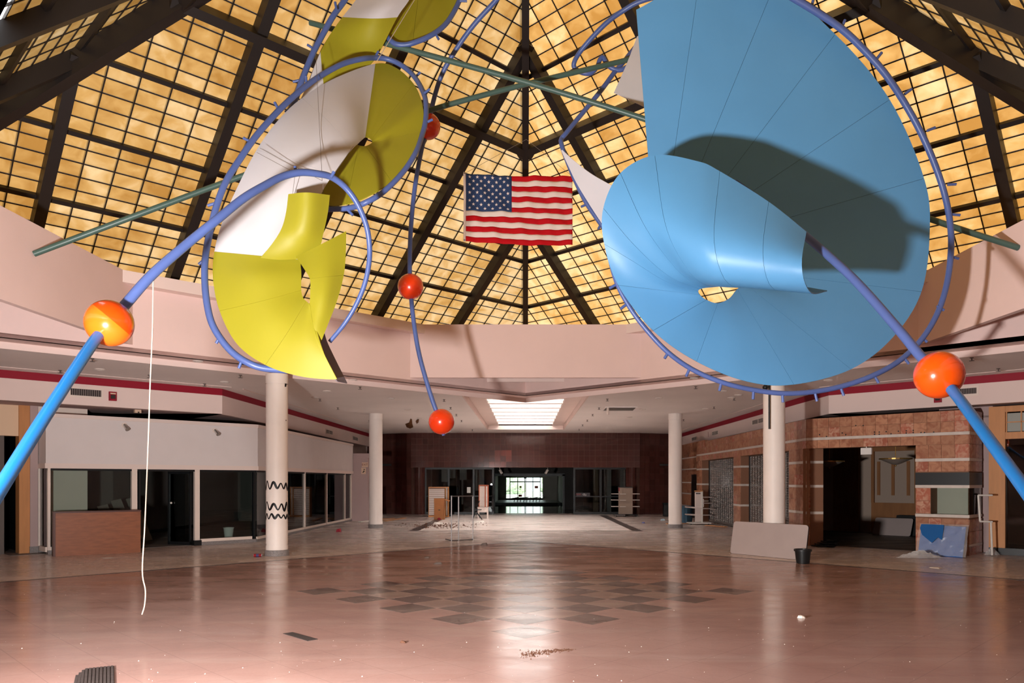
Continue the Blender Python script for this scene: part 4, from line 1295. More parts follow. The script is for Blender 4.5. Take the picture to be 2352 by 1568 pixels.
# wooden counter front
WOOD = mat('red_brown_wood', srgb(146, 84, 50), 0.45, .4, var=.22, vscale=2.2, stretch=(2, 2, 9))
WOODD = mat('dark_wood_edge', srgb(84, 44, 34), 0.45, .4)
ca, cb = G(122, 1278), G(323, 1268)
u = (cb - ca).normalized(); n = V(u.y, -u.x, 0)
fc = Fr(ca, u, n); L_ = (cb - ca).length
ct = empty('counter', ca, 'reddish wooden counter standing before the left shop glass', 'counter')
q = MB(); fc.box(q, .04, L_, -.03, 0, .0, 1.0); q.build('front_panel', WOOD, ct)
q = MB(); fc.box(q, 0, L_ + .01, -.45, .02, 1.0, 1.035); q.build('top', WOODD, ct)
q = MB(); fc.box(q, 0, .045, -.42, .015, 0, 1.0); q.build('end_panel', WOODD, ct)
q = MB(); fc.box(q, L_ - .04, L_, -.42, -.03, 0, 1.0); q.build('end_panel', WOODD, ct)
# neighbouring shop at the far left
ORW = mat('orange_wood', srgb(206, 142, 88), 0.5, .4, var=.1, vscale=3, stretch=(4, 4, .4))
PEACH = mat('peach_paint', srgb(236, 204, 172), .7, .3)
y0 = 18.73
f2 = Fr((y0 - 30.5, y0, 0), (-1, -1, 0), (1, -1, 0))
wl = empty('wall_left', f2.o, kind='structure')
q = MB(); f2.box(q, -.9, .22, -.1, .0, 0, 3.57); q.build('cream_wall', CREAM, wl)
q = MB(); f2.box(q, -.9, .22, -.08, .012, 0, .16); q.build('stone_skirting', STONE, wl)
q = MB(); f2.box(q, .2, .36, -.12, .06, .16, 3.57); q.build('mauve_pilaster', MAUVE, wl)
q = MB(); f2.box(q, .19, .37, -.12, .07, 0, .16); q.build('stone_foot', STONE, wl)
q = MB(); f2.box(q, .36, .58, -.35, .02, 0, 3.57); q.build('wood_jamb', ORW, wl)
q = MB(); f2.box(q, .58, 4.2, -.3, -.05, 2.83, 3.57); q.build('peach_header', PEACH, wl)
q = MB(); f2.box(q, 4.2, 6.5, -.3, -.05, 0, 3.57); q.build('cream_wall', CREAM, wl)
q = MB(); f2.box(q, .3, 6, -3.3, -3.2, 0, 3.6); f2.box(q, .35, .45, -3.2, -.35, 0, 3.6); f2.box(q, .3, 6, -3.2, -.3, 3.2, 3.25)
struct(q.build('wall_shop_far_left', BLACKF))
tag(MB().prism([f2.p(.72, -3.0, 1.3), f2.p(1.0, -3.0, 1.3), f2.p(1.0, -3.0, 1.5), f2.p(.72, -3.0, 1.5)], f2.n * .02).build('label_plate', mat('teal_label', srgb(60, 120, 140), .6)), 'small teal label plate in the dark doorway at far left', 'label')
PLASTIC = bpy.data.materials.new('clear_plastic_film')
PLASTIC.use_nodes = True
nt = PLASTIC.node_tree
b = nt.nodes['Principled BSDF']
b.inputs['Base Color'].default_value = (.8, .78, .76, 1)
b.inputs['Roughness'].default_value = .25
b.inputs['Alpha'].default_value = .26
def crumple(name, c, rx, ry, rz, parent=None, m=None, seed=1, n=18):
    rnd = random.Random(seed)
    v, f = [], []
    for j in range(n + 1):
        for i in range(n + 1):
            x, y_ = i / n * 2 - 1, j / n * 2 - 1
            rr = math.hypot(x, y_)
            h_ = max(0, 1 - rr ** 1.6) * rz * (.55 + .75 * rnd.random()) + .012
            v.append(V(c[0] + rx * x * (.9 + .2 * rnd.random()), c[1] + ry * y_ * (.9 + .2 * rnd.random()), c[2] + h_))
    for j in range(n):
        for i in range(n):
            k = j * (n + 1) + i
            if math.hypot((i + .5) / n * 2 - 1, (j + .5) / n * 2 - 1) < 1.05:
                f.append((k, k + 1, k + n + 2, k + n + 1))
    o = link(name, meshdata(name, v, f), parent, m or PLASTIC)
    sm = o.modifiers.new('thickness', 'SOLIDIFY'); sm.thickness = .002
    return o
pc = f2.p(1.1, -.8, 0)
tag(crumple('plastic_heap', pc, .38, .38, .5, seed=5), 'crumpled heap of clear plastic in the far left doorway', 'plastic')
# ------------------------------------------------------------------ right: granite-tiled shop front
GRAN = tile_mat('pink_granite_tile', srgb(186, 134, 104), 0.22, 0.14, vein=srgb(150, 92, 70), vs=5.0)
GRANR = tile_mat('red_granite_tile', srgb(176, 104, 82), 0.22, 0.14, vein=srgb(206, 164, 138), vs=7.0)
MARB = mat('white_marble_strip', srgb(216, 204, 194), 0.3, .5, var=.12, vscale=7)
SUBS = mat('granite_joint', srgb(140, 100, 78), .8, .2)
CR = V(7.6, 20.6, 0)
gA = Fr(CR, (1, -1, 0), (-1, -1, 0))                  # diagonal front, u runs to the right
gB = Fr(CR, (0, 1, 0), (-1, 0, 0))                    # front along the hall, u runs away
GA, GB, ZT = 3.92, 13.2, 3.42
wr = empty('wall_right', CR, kind='structure')
wrh = empty('wall_right_hall', CR + V(0, 6, 0), kind='structure')
rr_ = random.Random(3)
rset = lambda i, j: GRANR if rr_.random() < .22 else None
def slab(fr, u0, u1, n0, n1, z0, z1, m, parent, name):
    q = MB(); fr.box(q, u0, u1, n0, n1, z0, z1); return q.build(name, m, parent)
for fr, ln, root in ((gA, GA, wr), (gB, GB, wrh)):
    slab(fr, 0, ln, -.35, 0, 2.62, ZT, SUBS, root, 'lintel_core')
    tiles(fr, 0, ln, 2.62, 2.84, .305, .22, GRAN, root, 'granite_tile', alt=rset)
    slab(fr, 0, ln, -.05, .016, 2.84, 2.91, MARB, root, 'marble_strip')
    tiles(fr, 0, ln, 2.91, ZT, .305, .255, GRAN, root, 'granite_tile', alt=rset)
def pier(fr, u0, u1, root, tw, bands=((0, .85), (.92, 1.57), (1.64, 2.22), (2.29, 2.62)), depth=.45):
    slab(fr, u0, u1, -depth, 0, 0, 2.62, SUBS, root, 'pier_core')
    for z0, z1 in bands:
        tiles(fr, u0, u1, z0, z1, tw, .31, GRAN, root, 'granite_tile', alt=rset)
    for (a, b), (c, d) in zip(bands, bands[1:]):
        slab(fr, u0 - .004, u1 + .004, -depth, .018, b, c, MARB, root, 'marble_strip')
pier(gB, 0.0, 1.35, wrh, .45)
pier(gB, 6.3, 7.2, wrh, .45)
pier(gB, 12.2, 13.2, wrh, .5)
# right-hand pier with a show window
slab(gA, 2.76, GA, -1.0, 0, 0, .92, SUBS, wr, 'pier_core')
slab(gA, 2.76, GA, -1.0, 0, 1.65, 2.62, SUBS, wr, 'pier_core')
slab(gA, 2.76, 3.1, -1.0, 0, .92, 1.65, SUBS, wr, 'pier_core')
for z0, z1 in ((0, .85), (1.97, 2.22), (2.29, 2.62)):
    tiles(gA, 2.76, GA, z0, z1, .29, .3, GRAN, wr, 'granite_tile', alt=rset)
tiles(gA, 2.76, 3.1, .96, 1.58, .34, .31, GRAN, wr, 'granite_tile', alt=lambda i, j: GRANR)
for z0, z1 in ((.88, .95), (1.58, 1.65), (2.22, 2.29)):
    slab(gA, 2.755, GA + .02, -1.02, .02, z0, z1, MARB, wr, 'marble_strip')
slab(gA, 2.755, GA + .02, -1.02, .02, 1.65, 1.95, BLACKF, wr, 'black_glass_band')
slab(gA, 3.1, GA, -.012, 0, .95, 1.58, GLASS, wr, 'show_window')
q = MB(); gA.box(q, 3.1, GA - .05, -.5, -.48, .95, 1.58); q.build('show_window_back', CREAM, wr)
gR = Fr(gA.p(GA, 0, 0), (1, 1, 0), (1, -1, 0))
slab(gR, 0, 1.05, -.012, 0, .95, 1.58, GLASS, wr, 'show_window')
for z0, z1 in ((0, .2), (.26, .85), (1.97, 2.22), (2.29, 2.62), (2.62, 2.84), (2.91, ZT)):
    tiles(gR, 0, 1.05, z0, z1, .26, .3, GRAN, wr, 'granite_tile', alt=rset)
slab(gR, 0, 1.05, -.05, .016, .2, .26, MARB, wr, 'marble_strip')
slab(gR, 0, 1.05, -.05, .016, 2.84, 2.91, MARB, wr, 'marble_strip')
slab(gA, 3.6, GA, -1.05, -.35, 2.62, ZT, SUBS, wr, 'lintel_core')
# left jamb of the opening
gJ = Fr(gA.p(.06, 0, 0), (1, 1, 0), (1, -1, 0))
slab(gA, -.1, .06, -.6, 0, 0, 2.62, SUBS, wr, 'pier_core')
tiles(gJ, 0, .55, 0, 2.62, .275, .33, GRAN, wr, 'granite_tile', alt=rset)
# bolt holes left by a sign
for px, py in ((1966, 977), (1983, 977), (1935, 994), (1943, 998), (2009, 992), (2009, 997), (2020, 992), (2020, 997), (2036, 991), (2047, 996), (2064, 990), (2082, 989), (2082, 994), (2098, 988), (2098, 993), (2116, 993), (2124, 993), (2145, 992), (1883, 998), (1899, 1002)):
    k = (px - CX) / F
    t = (CR.y * k - CR.x) / (1 + k)
    b_ = gA.p(t * SQ, .012, 0)
    z = EYE - (py - CY) / F * b_.y
    MB().tube([V(b_.x, b_.y, z), V(b_.x, b_.y, z) + gA.n * .004], .018, 8).build('bolt_hole', BLACKF, wr)
# roll-up grilles
GRIL = mat('aluminium_grille', srgb(150, 140, 134), .35, .5, metal=.6)
GRILD = mat('smoked_grille_pane', srgb(86, 78, 74), .15, .5)
for k, (u0, u1) in enumerate(((1.38, 6.28), (7.22, 12.18))):
    root = empty('rolling_grille', gB.p((u0 + u1) / 2, -.3, 0), ['closed aluminium rolling grille nearer the leaning grey table top', 'closed aluminium rolling grille behind the white display stand'][k], 'grille', 'rolling grilles of the granite shop')
    slab(gB, u0, u1, -.335, -.325, .1, 2.6, GRILD, root, 'smoked_panes')
    q = MB()
    z = .12
    while z < 2.6:
        gB.box(q, u0, u1, -.325, -.31, z, z + .018)
        z += .075
    nv_ = int((u1 - u0) / .3)
    z, r_ = .12, 0
    for i in range(nv_ + 1):
        gB.box(q, u0 + .3 * i, u0 + .3 * i + .02, -.327, -.305, .1, 2.6)
    o = q.build('grille_lattice', GRIL, root); o['kind'] = 'stuff'
    slab(gB, u0, u1, -.35, -.29, .02, .1, GRIL, root, 'bottom_bar')
    for u in (u0, u1 - .06):
        slab(gB, u, u + .06, -.36, -.28, 0, 2.62, BLACKF, root, 'guide_rail')
# end wall between granite and back wall, with a dark service door
slab(gB, GB, GB + 5.2, -.5, -.35, 0, 3.57, GRAN, wrh, 'end_wall')
for z in (.5, 1.1, 1.64, 2.29, 2.84):
    slab(gB, GB, GB + 5.2, -.5, -.335, z, z + .06, MARB, wrh, 'marble_strip')
dq = empty('door_3', gB.p(GB + 2.0, -.34, 0), kind='structure')
slab(gB, GB + 1.4, GB + 2.6, -.36, -.32, 0, 2.05, BLACKF, dq, 'leaf')
slab(gB, GB + 1.55, GB + 1.6, -.32, -.28, .95, 1.2, WHT, dq, 'pull_handle')
# interior of the granite shop
TANW = mat('tan_interior', srgb(170, 150, 136), .8, .2)
OCHW = mat('ochre_panel', srgb(150, 100, 60), .6, .3, var=.15, vscale=3, stretch=(3, 3, .5))
fi = Fr(gA.p(0, -6.6, 0), gA.u, gA.n)
ri = empty('wall_shop_right', fi.o, kind='structure')
slab(fi, -3.9, 5.2, -.1, 0, 0, 2.95, TANW, ri, 'back_wall')
slab(fi, -2.06, -1.17, 0, .06, 0, 2.9, OCHW, ri, 'ochre_panel')
slab(fi, -.75, 1.2, 0, .08, 0, 1.02, OCHW, ri, 'ochre_dado')
slab(fi, -.75, -.66, 0, .1, 1.02, 2.9, OCHW, ri, 'niche_frame')
slab(fi, .62, 1.2, 0, .1, 1.02, 2.9, OCHW, ri, 'niche_frame')
slab(fi, -.66, .62, 0, .1, 2.74, 2.9, OCHW, ri, 'niche_frame')
for u in (-.58, -.12, .36):
    slab(fi, u, u + .1, 0, .03, 1.27, 2.4, OCHW, ri, 'niche_bar')
rpoly = [gA.p(.06, -.38, 0), V(8.0, 21.3, 0), V(8.0, 29.2, 0), gA.p(5.0, -6.6, 0), gA.p(5.0, -1.1, 0), gA.p(2.76, -1.05, 0), gA.p(2.76, -.38, 0)]
FSHR = floor_mat('dirty_dark_floor', srgb(66, 54, 48), srgb(48, 40, 36), False, .6, 0, 0, .5, .4, .5)
struct(MB().prism([V(p.x, p.y, -.01) for p in rpoly], (0, 0, .015)).build('floor_shop_right', FSHR))
struct(MB().prism([V(p.x, p.y, 2.9) for p in rpoly], (0, 0, .05)).build('ceiling_shop_right', MATS['grey_interior']))
q = MB(); q.box((8.05, 21.3, 0), (8.1, 29.4, 2.95)); gA.box(q, 5.0, 5.1, -6.7, -1.05, 0, 2.95); struct(q.build('wall_shop_right_end', TANW))
BRASS = mat('brass', srgb(170, 130, 70), .35, .5, metal=.7)
SHADE = mat('alabaster_shade', srgb(150, 136, 126), .5, .4)
for px, py, lab in ((1905, 1060, 'dish pendant lamp nearer the left jamb in the granite shop'), (2057, 1054, 'dish pendant lamp before the niche in the granite shop')):
    d_ = 21.0 if px > 2000 else 22.5
    c = P(px, py, d_)
    root = empty('pendant_lamp', c, lab, 'lamp', 'dish pendant lamps in the granite shop')
    MB().tube([c + V(0, 0, -.05), V(c.x, c.y, 2.9)], .012, 8).build('rod', BRASS, root)
    MB().lathe([(.01, -.16), (.1, -.14), (.26, -.07), (.4, 0), (.405, .015), (.38, .01), (.25, -.05), (.01, -.13)], c, 28).build('dish', SHADE, root, True, angle=40)
    MB().lathe([(.39, -.01), (.42, -.01), (.42, .025), (.39, .025)], c, 28).build('rim', BRASS, root)
    MB().sphere(c + V(0, 0, -.18), .025, 12, 8).build('finial', BRASS, root, True)
c = P(1990, 1036, 19.3)
eb = empty('exit_light', c, 'blank white exit light box hanging in the granite shop opening', 'sign')
MB().rbox(c, (.27, .07, .17), math.radians(-45)).build('box', PAPER, eb, bevel=.01)
MB().tube([c + V(0, 0, .08), V(c.x, c.y, 2.62)], .012, 8).build('stem', WHT, eb)
# things standing in that shop
TABG = mat('grey_laminate', srgb(176, 160, 156), .5, .35, var=.04, vscale=3)
TABD = mat('black_laminate', srgb(36, 34, 34), .5, .35)
def leaning_panel(name, a, b, h, lean, m, label, cat, group=None, thick=.03, edge=None, rad=.06):
    """a panel standing on its long edge from a to b, leaning back by `lean` metres"""
    u = (b - a).normalized(); n = V(-u.y, u.x, 0)
    if n.y < 0: n = -n
    w = (b - a).length
    up = (V(0, 0, math.sqrt(max(h * h - lean * lean, .01))) + n * lean) / h
    pts = []
    for cx, cz, a0 in ((w - rad, rad, -90), (w - rad, h - rad, 0), (rad, h - rad, 90), (rad, rad, 180)):
        for k in range(5):
            q = math.radians(a0 + 22.5 * k)
            pts.append(a + u * (cx + rad * math.cos(q)) + up * (cz + rad * math.sin(q)))
    back = u.cross(up)
    if back.y < 0: back = -back
    root = empty(name, a, label, cat, group)
    MB().prism([p + V(0, 0, .005) for p in pts], back * thick).build('top', m, root)
    ctr = a + u * w / 2 + up * h / 2
    pe = [ctr + (p - ctr) * 1.006 + V(0, 0, .005) + back * .004 for p in pts]
    MB().prism(pe, back * (thick - .008)).build('edge_band', edge or TABD, root)
    return root
a, b = G(1985, 1224), G(2050, 1228)
leaning_panel('table_top', V(a.x - .1, a.y - .8, .005), V(a.x + .72, a.y - 1.62, .005), .62, .3, TABG, 'grey table top leaning inside the granite shop', 'table top')
for k in range(3):
    leaning_panel('dark_board', V(a.x + .55 + .08 * k, a.y - .95 + .08 * k, .005), V(a.x + 1.1 + .08 * k, a.y - 1.5 + .08 * k, .005), .66, .2, TABD,
                  ['black panel nearest the grey table top inside the granite shop', 'middle black panel leaning inside the granite shop', 'rearmost black panel leaning inside the granite shop'][k], 'panel', 'black panels in the granite shop', rad=.01)
def wire_chair(c, rz, label, sc=1.0):
    root = empty('chair_frame', c, label, 'chair')
    M = Matrix.Translation(c) @ Matrix.Rotation(rz, 4, 'Z') @ Matrix.Scale(sc, 4)
    def t_(name, *pts):
        MB().tube([M @ V(*p) for p in pts], .012, 8).build(name, BLACKF, root)
    for x in (-.2, .2):
        t_('leg', (x, -.2, 0), (x, -.2, .43)); t_('leg', (x, .2, 0), (x, .2, .82))
        t_('side_rail', (x, -.22, .43), (x, .22, .43)); t_('arm', (x, -.2, .62), (x, .2, .62))
    t_('back_rail', (-.2, .2, .8), (.2, .2, .8)); t_('back_rail', (-.2, .2, .6), (.2, .2, .6)); t_('front_rail', (-.2, -.2, .43), (.2, -.2, .43))
    return root
cc = G(1962, 1213)
wire_chair(V(cc.x, cc.y, .006), .6, 'bare black metal chair frame inside the granite shop', .78)
# black folded heap on the threshold
hb = empty('scrap_heap', G(1885, 1254), 'flat black scrap heap at the left jamb of the granite shop', 'scrap')
for k in range(5):
    c = G(1890 + 5 * k, 1256 - k) + V(0, 0, .02 + .03 * k)
    MB().rbox(c, (.55 - .06 * k, .28, .02), .3 * k - .5, 0.06 * (k % 2), 0.05).build('scrap_sheet', BLACKF, hb)

# wooden shop front at the far right edge
yo = 18.28
f3 = Fr((29.4 - yo, yo, 0), (1, -1, 0), (-1, -1, 0))
wf = empty('window_5', f3.o, kind='structure')
slab(f3, 0, .34, -.3, .02, .16, 3.52, ORW, wf, 'wood_post')
slab(f3, .34, 3, -.12, .0, 3.38, 3.52, ORW, wf, 'wood_head')
slab(f3, .34, 3, -.12, .0, 2.74, 2.90, ORW, wf, 'wood_transom')
FROST = mat('frosted_pane', srgb(150, 150, 140), .35, .4)
for r_ in range(2):
    for k in range(8):
        slab(f3, .37 + .3 * k, .645 + .3 * k, -.07, -.06, 2.92 + .225 * r_, 3.125 + .225 * r_, FROST, wf, 'transom_pane')
for k in range(9):
    slab(f3, .345 + .3 * k, .37 + .3 * k, -.09, -.03, 2.9, 3.38, ORW, wf, 'glazing_bar')
slab(f3, .34, 3, -.09, -.03, 3.125, 3.15, ORW, wf, 'glazing_bar')
slab(f3, .34, 3, -.07, -.06, .16, 2.74, GLASSD, wf, 'pane')
slab(f3, 0, 3, -.3, .03, 0, .16, BLACKF, wf, 'plinth')
wr2 = MB(); f3.box(wr2, -1.2, 0, -.5, -.35, 0, 3.57); struct(wr2.build('wall_right_return', MAUVE))
q = MB(); f3.box(q, -1, 6, -3.5, -3.4, 0, 3.5); f3.box(q, -1.0, 6, -3.4, -.35, 3.3, 3.35); f3.box(q, 3, 6, -.3, 0, 0, 3.57); struct(q.build('wall_shop_far_right', TANW))
# white bent tube rail leaning beside the wooden post
wt = empty('tube_rail', G(2278, 1268), 'white bent metal rail beside the orange wooden post', 'rail')
D_ = 17.75
for nm, pts in (('upper_loop', [(2279, 1137), (2247, 1137), (2251, 1197), (2279, 1198)]), ('upright', [(2276, 1199), (2279, 1266)])):
    w_ = [P(x, y_, D_) for x, y_ in pts]
    if nm == 'upright': w_[-1].z = 0.02
    q = MB()
    for a_, b_ in zip(w_, w_[1:]): q.tube([a_, b_], .022, 10)
    q.build(nm, WHT, wt)

# ------------------------------------------------------------------ things on the floor
leaning_panel('table_top', V(4.94, 18.4, 0), V(6.13, 16.72, 0), .78, .14, TABG, 'large grey folding table top leaning on edge against the right near column', 'table top', rad=.07)
c = G(1844, 1293)
POT = mat('black_plastic_pot', srgb(24, 24, 25), .45, .4)
pt = empty('plant_pot', c, 'black plastic plant pot standing before the leaning grey table top', 'pot')
MB().lathe([(0, .004), (.135, .004), (.165, .27), (.155, .27), (.125, .02), (0, .02)], c, 32).build('body', POT, pt, True, angle=40)
MB().lathe([(.163, .255), (.182, .255), (.184, .30), (.160, .30), (.158, .27)], c, 32).build('rim', POT, pt, True, angle=40)
MB().lathe([(0, .22), (.15, .225)], c, 24).build('soil', mat('dry_soil', srgb(70, 48, 38), .95, .1, bump=.6, bscale=60), pt)
# blue panel in plastic leaning on the granite pier
BLUP = mat('blue_board', srgb(44, 106, 182), .5, .4, var=.08, vscale=3)
BLUD = mat('deep_blue_board', srgb(8, 92, 160), .4, .4)
a, b = G(2106, 1273), G(2216, 1281)
bp_ = empty('wrapped_board', a, 'blue board half wrapped in clear plastic leaning on the granite pier', 'board')
u = (b - a).normalized(); n = V(-u.y, u.x, 0)
w, h, ln = (b - a).length, .72, .2
up = (V(0, 0, math.sqrt(h * h - ln * ln)) + n * ln) / h
def bpt(x, z, o=0.0): return a + u * x + up * z - u.cross(up).normalized() * (o if u.cross(up).y > 0 else -o) + V(0, 0, .006)
MB().prism([bpt(.02, 0), bpt(w - .05, 0), bpt(w - .05, h), bpt(.02, h)], -u.cross(up) * .03).build('board', BLUP, bp_)
MB().prism([bpt(.10, .46, .085), bpt(.34, .28, .085), bpt(.46, .42, .085), bpt(.56, .36, .085), bpt(.56, h, .085), bpt(.05, h, .085), bpt(.03, .62, .085)], -u.cross(up) * .003).build('torn_window', BLUD, bp_)
v, f = [], []
for j in range(13):
    for i in range(17):
        x, z = i / 16 * (w + .04) - .01, j / 12 * (h + .03)
        v.append(bpt(x, z, .042 + .018 * math.sin(9 * x + 7 * z) + .012 * math.sin(23 * x - 11 * z) + .012 * random.random()))
for j in range(12):
    for i in range(16):
        x, z = (i + .5) / 16 * w, (j + .5) / 12 * h
        f.append((j * 17 + i, j * 17 + i + 1, (j + 1) * 17 + i + 1, (j + 1) * 17 + i))
link('plastic_wrap', meshdata('plastic_wrap', v, f), bp_, PLASTIC)
c = G(2112, 1281)
tag(crumple('plastic_sheet', V(c.x, c.y, 0), .5, .16, .14, seed=9), 'crumpled clear plastic sheet on the floor by the blue board', 'plastic')
c = gR.p(.5, .35, 0)
tag(crumple('plastic_bag', c, .16, .12, .16, seed=4, n=10), 'small crumpled plastic bag beside the granite pier', 'plastic')

SLATW = mat('white_slatwall', srgb(224, 208, 200), .5, .3)
SLATG = mat('slat_groove', srgb(150, 120, 104), .7, .2)
CARD = mat('cardboard', srgb(178, 118, 76), .85, .15, var=.1, vscale=4)
def slat_panel(root, fr, u0, u1, z0, z1, n, pitch=.09, name='slat'):
    slab(fr, u0, u1, n - .03, n - .006, z0, z1, SLATG, root, 'slat_backing')
    z = z0
    while z + pitch * .8 <= z1 + .001:
        slab(fr, u0, u1, n - .006, n + .006, z + .006, z + pitch - .012, SLATW, root, name)
        z += pitch
def base_frame(px0, px1, py):
    a, b = G(px0, py), G(px1, py)
    return Fr(a, (1, 0, 0), (0, -1, 0)), b.x - a.x, a
# white slatwall display stand
fr, w, o_ = base_frame(984, 1021, 1187)
ds = empty('slatwall_stand', o_, 'white slatwall display stand behind the tall cardboard box', 'display stand')
slat_panel(ds, fr, .03, w, .1, 1.42, 0)
slab(fr, 0, .03, -.35, .01, .06, 1.46, ORW, ds, 'edge_strip'); slab(fr, 0, w + .2, -.35, .01, 1.42, 1.46, ORW, ds, 'top_rail')
slab(fr, 0, w + .2, -.35, .01, 0, .08, ORW, ds, 'base')
for k in range(3):
    slab(fr, w + .02 + .065 * k, w + .06 + .065 * k, -.3, .008, .08, 1.42, ORW if k % 2 == 0 else SLATW, ds, 'end_strip')
# tall cardboard box
fr, w, o_ = base_frame(997, 1020, 1193)
cb_ = empty('cardboard_box', o_, 'tall open cardboard box before the white slatwall stand', 'box')
slab(fr, 0, w, -.45, -.44, 0, .92, CARD, cb_, 'back_side'); slab(fr, 0, w, -.01, 0, 0, .92, CARD, cb_, 'front_side')
slab(fr, 0, .01, -.45, 0, 0, .92, CARD, cb_, 'side'); slab(fr, w - .01, w, -.45, 0, 0, .92, CARD, cb_, 'side'); slab(fr, 0, w, -.45, 0, 0, .01, CARD, cb_, 'bottom')
slab(fr, -.005, w + .01, -.005, .012, .74, .96, CARD, cb_, 'front_flap')
MB().hexa([fr.p(w, -.45, .9), fr.p(w + .22, -.45, .84), fr.p(w + .22, -.02, .8), fr.p(w, -.02, .9), fr.p(w, -.45, .92), fr.p(w + .22, -.45, .86), fr.p(w + .22, -.02, .82), fr.p(w, -.02, .92)]).build('side_flap', CARD, cb_)
slab(fr, w * .42, w * .62, .0, .004, .42, .45, BLACKF, cb_, 'hand_hole')
# bare metal rack
STEEL = mat('grey_steel', srgb(96, 88, 86), .4, .5, metal=.4)
a, b = G(1037, 1242), G(1086, 1240)
rk = empty('metal_rack', a, 'bare grey steel rack frame standing alone on the hall floor', 'rack')
wv = b - a
zt = 1.30
def tb(p, q_, name, s_=.03): MB().bar(p, q_, s_, s_, up=(0.01, 1, .01) if abs((q_ - p).normalized().z) > .5 else (0, 0, 1)).build(name, STEEL, rk)
tb(a, a + V(0, 0, zt), 'post'); tb(b, b + V(0, 0, zt), 'post'); m_ = a.lerp(b, .33); tb(m_, m_ + V(0, 0, zt), 'post')
tb(a + V(0, 0, zt), b + V(0, 0, zt), 'top_rail'); tb(a + V(0, 0, .015), b + V(0, 0, .015), 'bottom_rail')
for q_, dx in ((a, -.22), (b, -.05)):
    tb(q_ + V(0, 0, .015), q_ + V(dx, .5, .015), 'foot')
for q_ in (a, b):
    tb(q_ + V(0, 0, zt), q_ + V(-.02, .4, zt), 'top_arm')
tb(a + V(-.02, .4, zt), b + V(-.02, .4, zt), 'top_rail')
# orange-edged slat tower on a small white table
fr, w, o_ = base_frame(1097, 1121, 1190)
wt_ = empty('small_table', o_, 'small white table under the orange-edged slat tower', 'table')
slab(fr, 0, w, -.45, 0, .28, .50, SLATW, wt_, 'apron'); slab(fr, -.01, w + .01, -.46, .01, .48, .52, SLATW, wt_, 'top')
for u_, n_ in ((.0, 0), (w - .06, 0), (0, -.4), (w - .06, -.4)):
    slab(fr, u_, u_ + .06, n_ - .05, n_, 0, .28, SLATW, wt_, 'leg')
tw_ = empty('slat_tower', o_ + V(.05, 0, .52), 'narrow cream slat tower with orange edges on a small white table', 'display stand')
RW = mat('orange_red_wood', srgb(176, 84, 48), .5, .4)
slat_panel(tw_, fr, .09, .33, .54, 1.52, -.05, .06)
slat_panel(tw_, fr, .38, .46, .54, 1.52, -.05, .06)
for u_ in (.05, .33, .46):
    slab(fr, u_, u_ + .04, -.35, -.03, .53, 1.55, RW, tw_, 'edge_strip')
slab(fr, .05, .5, -.35, -.03, 1.53, 1.56, RW, tw_, 'top_strip')
# folded metal chair beside it
c = G(1094, 1194)
fc_ = empty('folding_chair', c, 'dark metal folding chair beside the small white table', 'chair')
for pts, nm in (([(-.18, 0, 0), (.12, .1, .85)], 'leg'), ([(-.18, .4, 0), (.12, .4, .85)], 'leg'), ([(.25, 0, 0), (-.12, .1, .5)], 'leg'), ([(.25, .4, 0), (-.12, .4, .5)], 'leg'),
                ([(.12, .1, .85), (.12, .4, .85)], 'back_rail'), ([(.08, .1, .72), (.08, .4, .72)], 'back_rail')):
    MB().tube([c + V(*p) for p in pts], .014, 8).build(nm, BLACKF, fc_)
MB().rbox(c + V(.02, .22, .45), (.38, .36, .03)).build('seat', BLACKF, fc_)
# gondola shelf on the right of the back wall
fr, w, o_ = base_frame(1421, 1453, 1186)
gs = empty('shelf_stand', o_, 'brown-backed gondola with pale shelves before the right shop glass', 'shelf')
GB_ = mat('taupe_gondola', srgb(152, 132, 118), .7, .3)
slab(fr, 0, w, -.12, 0, .12, 1.42, GB_, gs, 'back_panel'); slab(fr, -.02, w + .02, -.13, .01, 1.42, 1.46, TABD, gs, 'top_cap')
for k, z in enumerate((.48, .80, 1.10)):
    slab(fr, -.34, -.01, -.35, .15, z, z + .025, SLATW, gs, 'side_shelf'); slab(fr, w + .01, w + .33, -.35, .15, z, z + .025, SLATW, gs, 'side_shelf')
    slab(fr, .05, w * .5, .0, .12, z + .0, z + .015, WHT, gs, 'bracket_shelf')
slab(fr, -.2, .5, -.4, .2, .06, .10, STEEL, gs, 'trolley_base'); slab(fr, .3, w + .25, -.4, .2, .06, .10, TABD, gs, 'trolley_base')
for u_ in (-.12, .3, w + .15):
    MB().tube([fr.p(u_ - .02, .15, .03), fr.p(u_ + .02, .15, .03)], .03, 10).build('castor', TABD, gs)
slab(fr, .0, .04, .0, .006, 1.25, 1.42, RED, gs, 'red_tag')
# white double-sided display stand on the right
fr, w, o_ = base_frame(1597, 1614, 1204)
rs = empty('display_stand', o_, 'white display stand with drooping shelves before the rolling grille', 'display stand')
slab(fr, .0, w - .05, -.1, 0, .1, 1.30, SLATW, rs, 'panel'); slab(fr, w - .06, w, -.12, .03, .05, 1.33, WHT, rs, 'upright')
slab(fr, -.01, w + .01, -.14, .03, 1.32, 1.36, ORW, rs, 'top_cap'); slab(fr, .02, w * .7, .0, .004, 1.22, 1.26, TABD, rs, 'slot')
for z, dl in ((.66, .02), (.38, .0), (1.02, 0)):
    q = MB()
    q.hexa([fr.p(-.36, .12, z + dl), fr.p(w - .05, .12, z - .04), fr.p(w - .05, -.3, z - .04), fr.p(-.36, -.3, z + dl), fr.p(-.36, .12, z + .04 + dl), fr.p(w - .05, .12, z + .02), fr.p(w - .05, -.3, z + .02), fr.p(-.36, -.3, z + .04 + dl)])
    if z < 1: q.build('left_shelf', SLATW, rs)
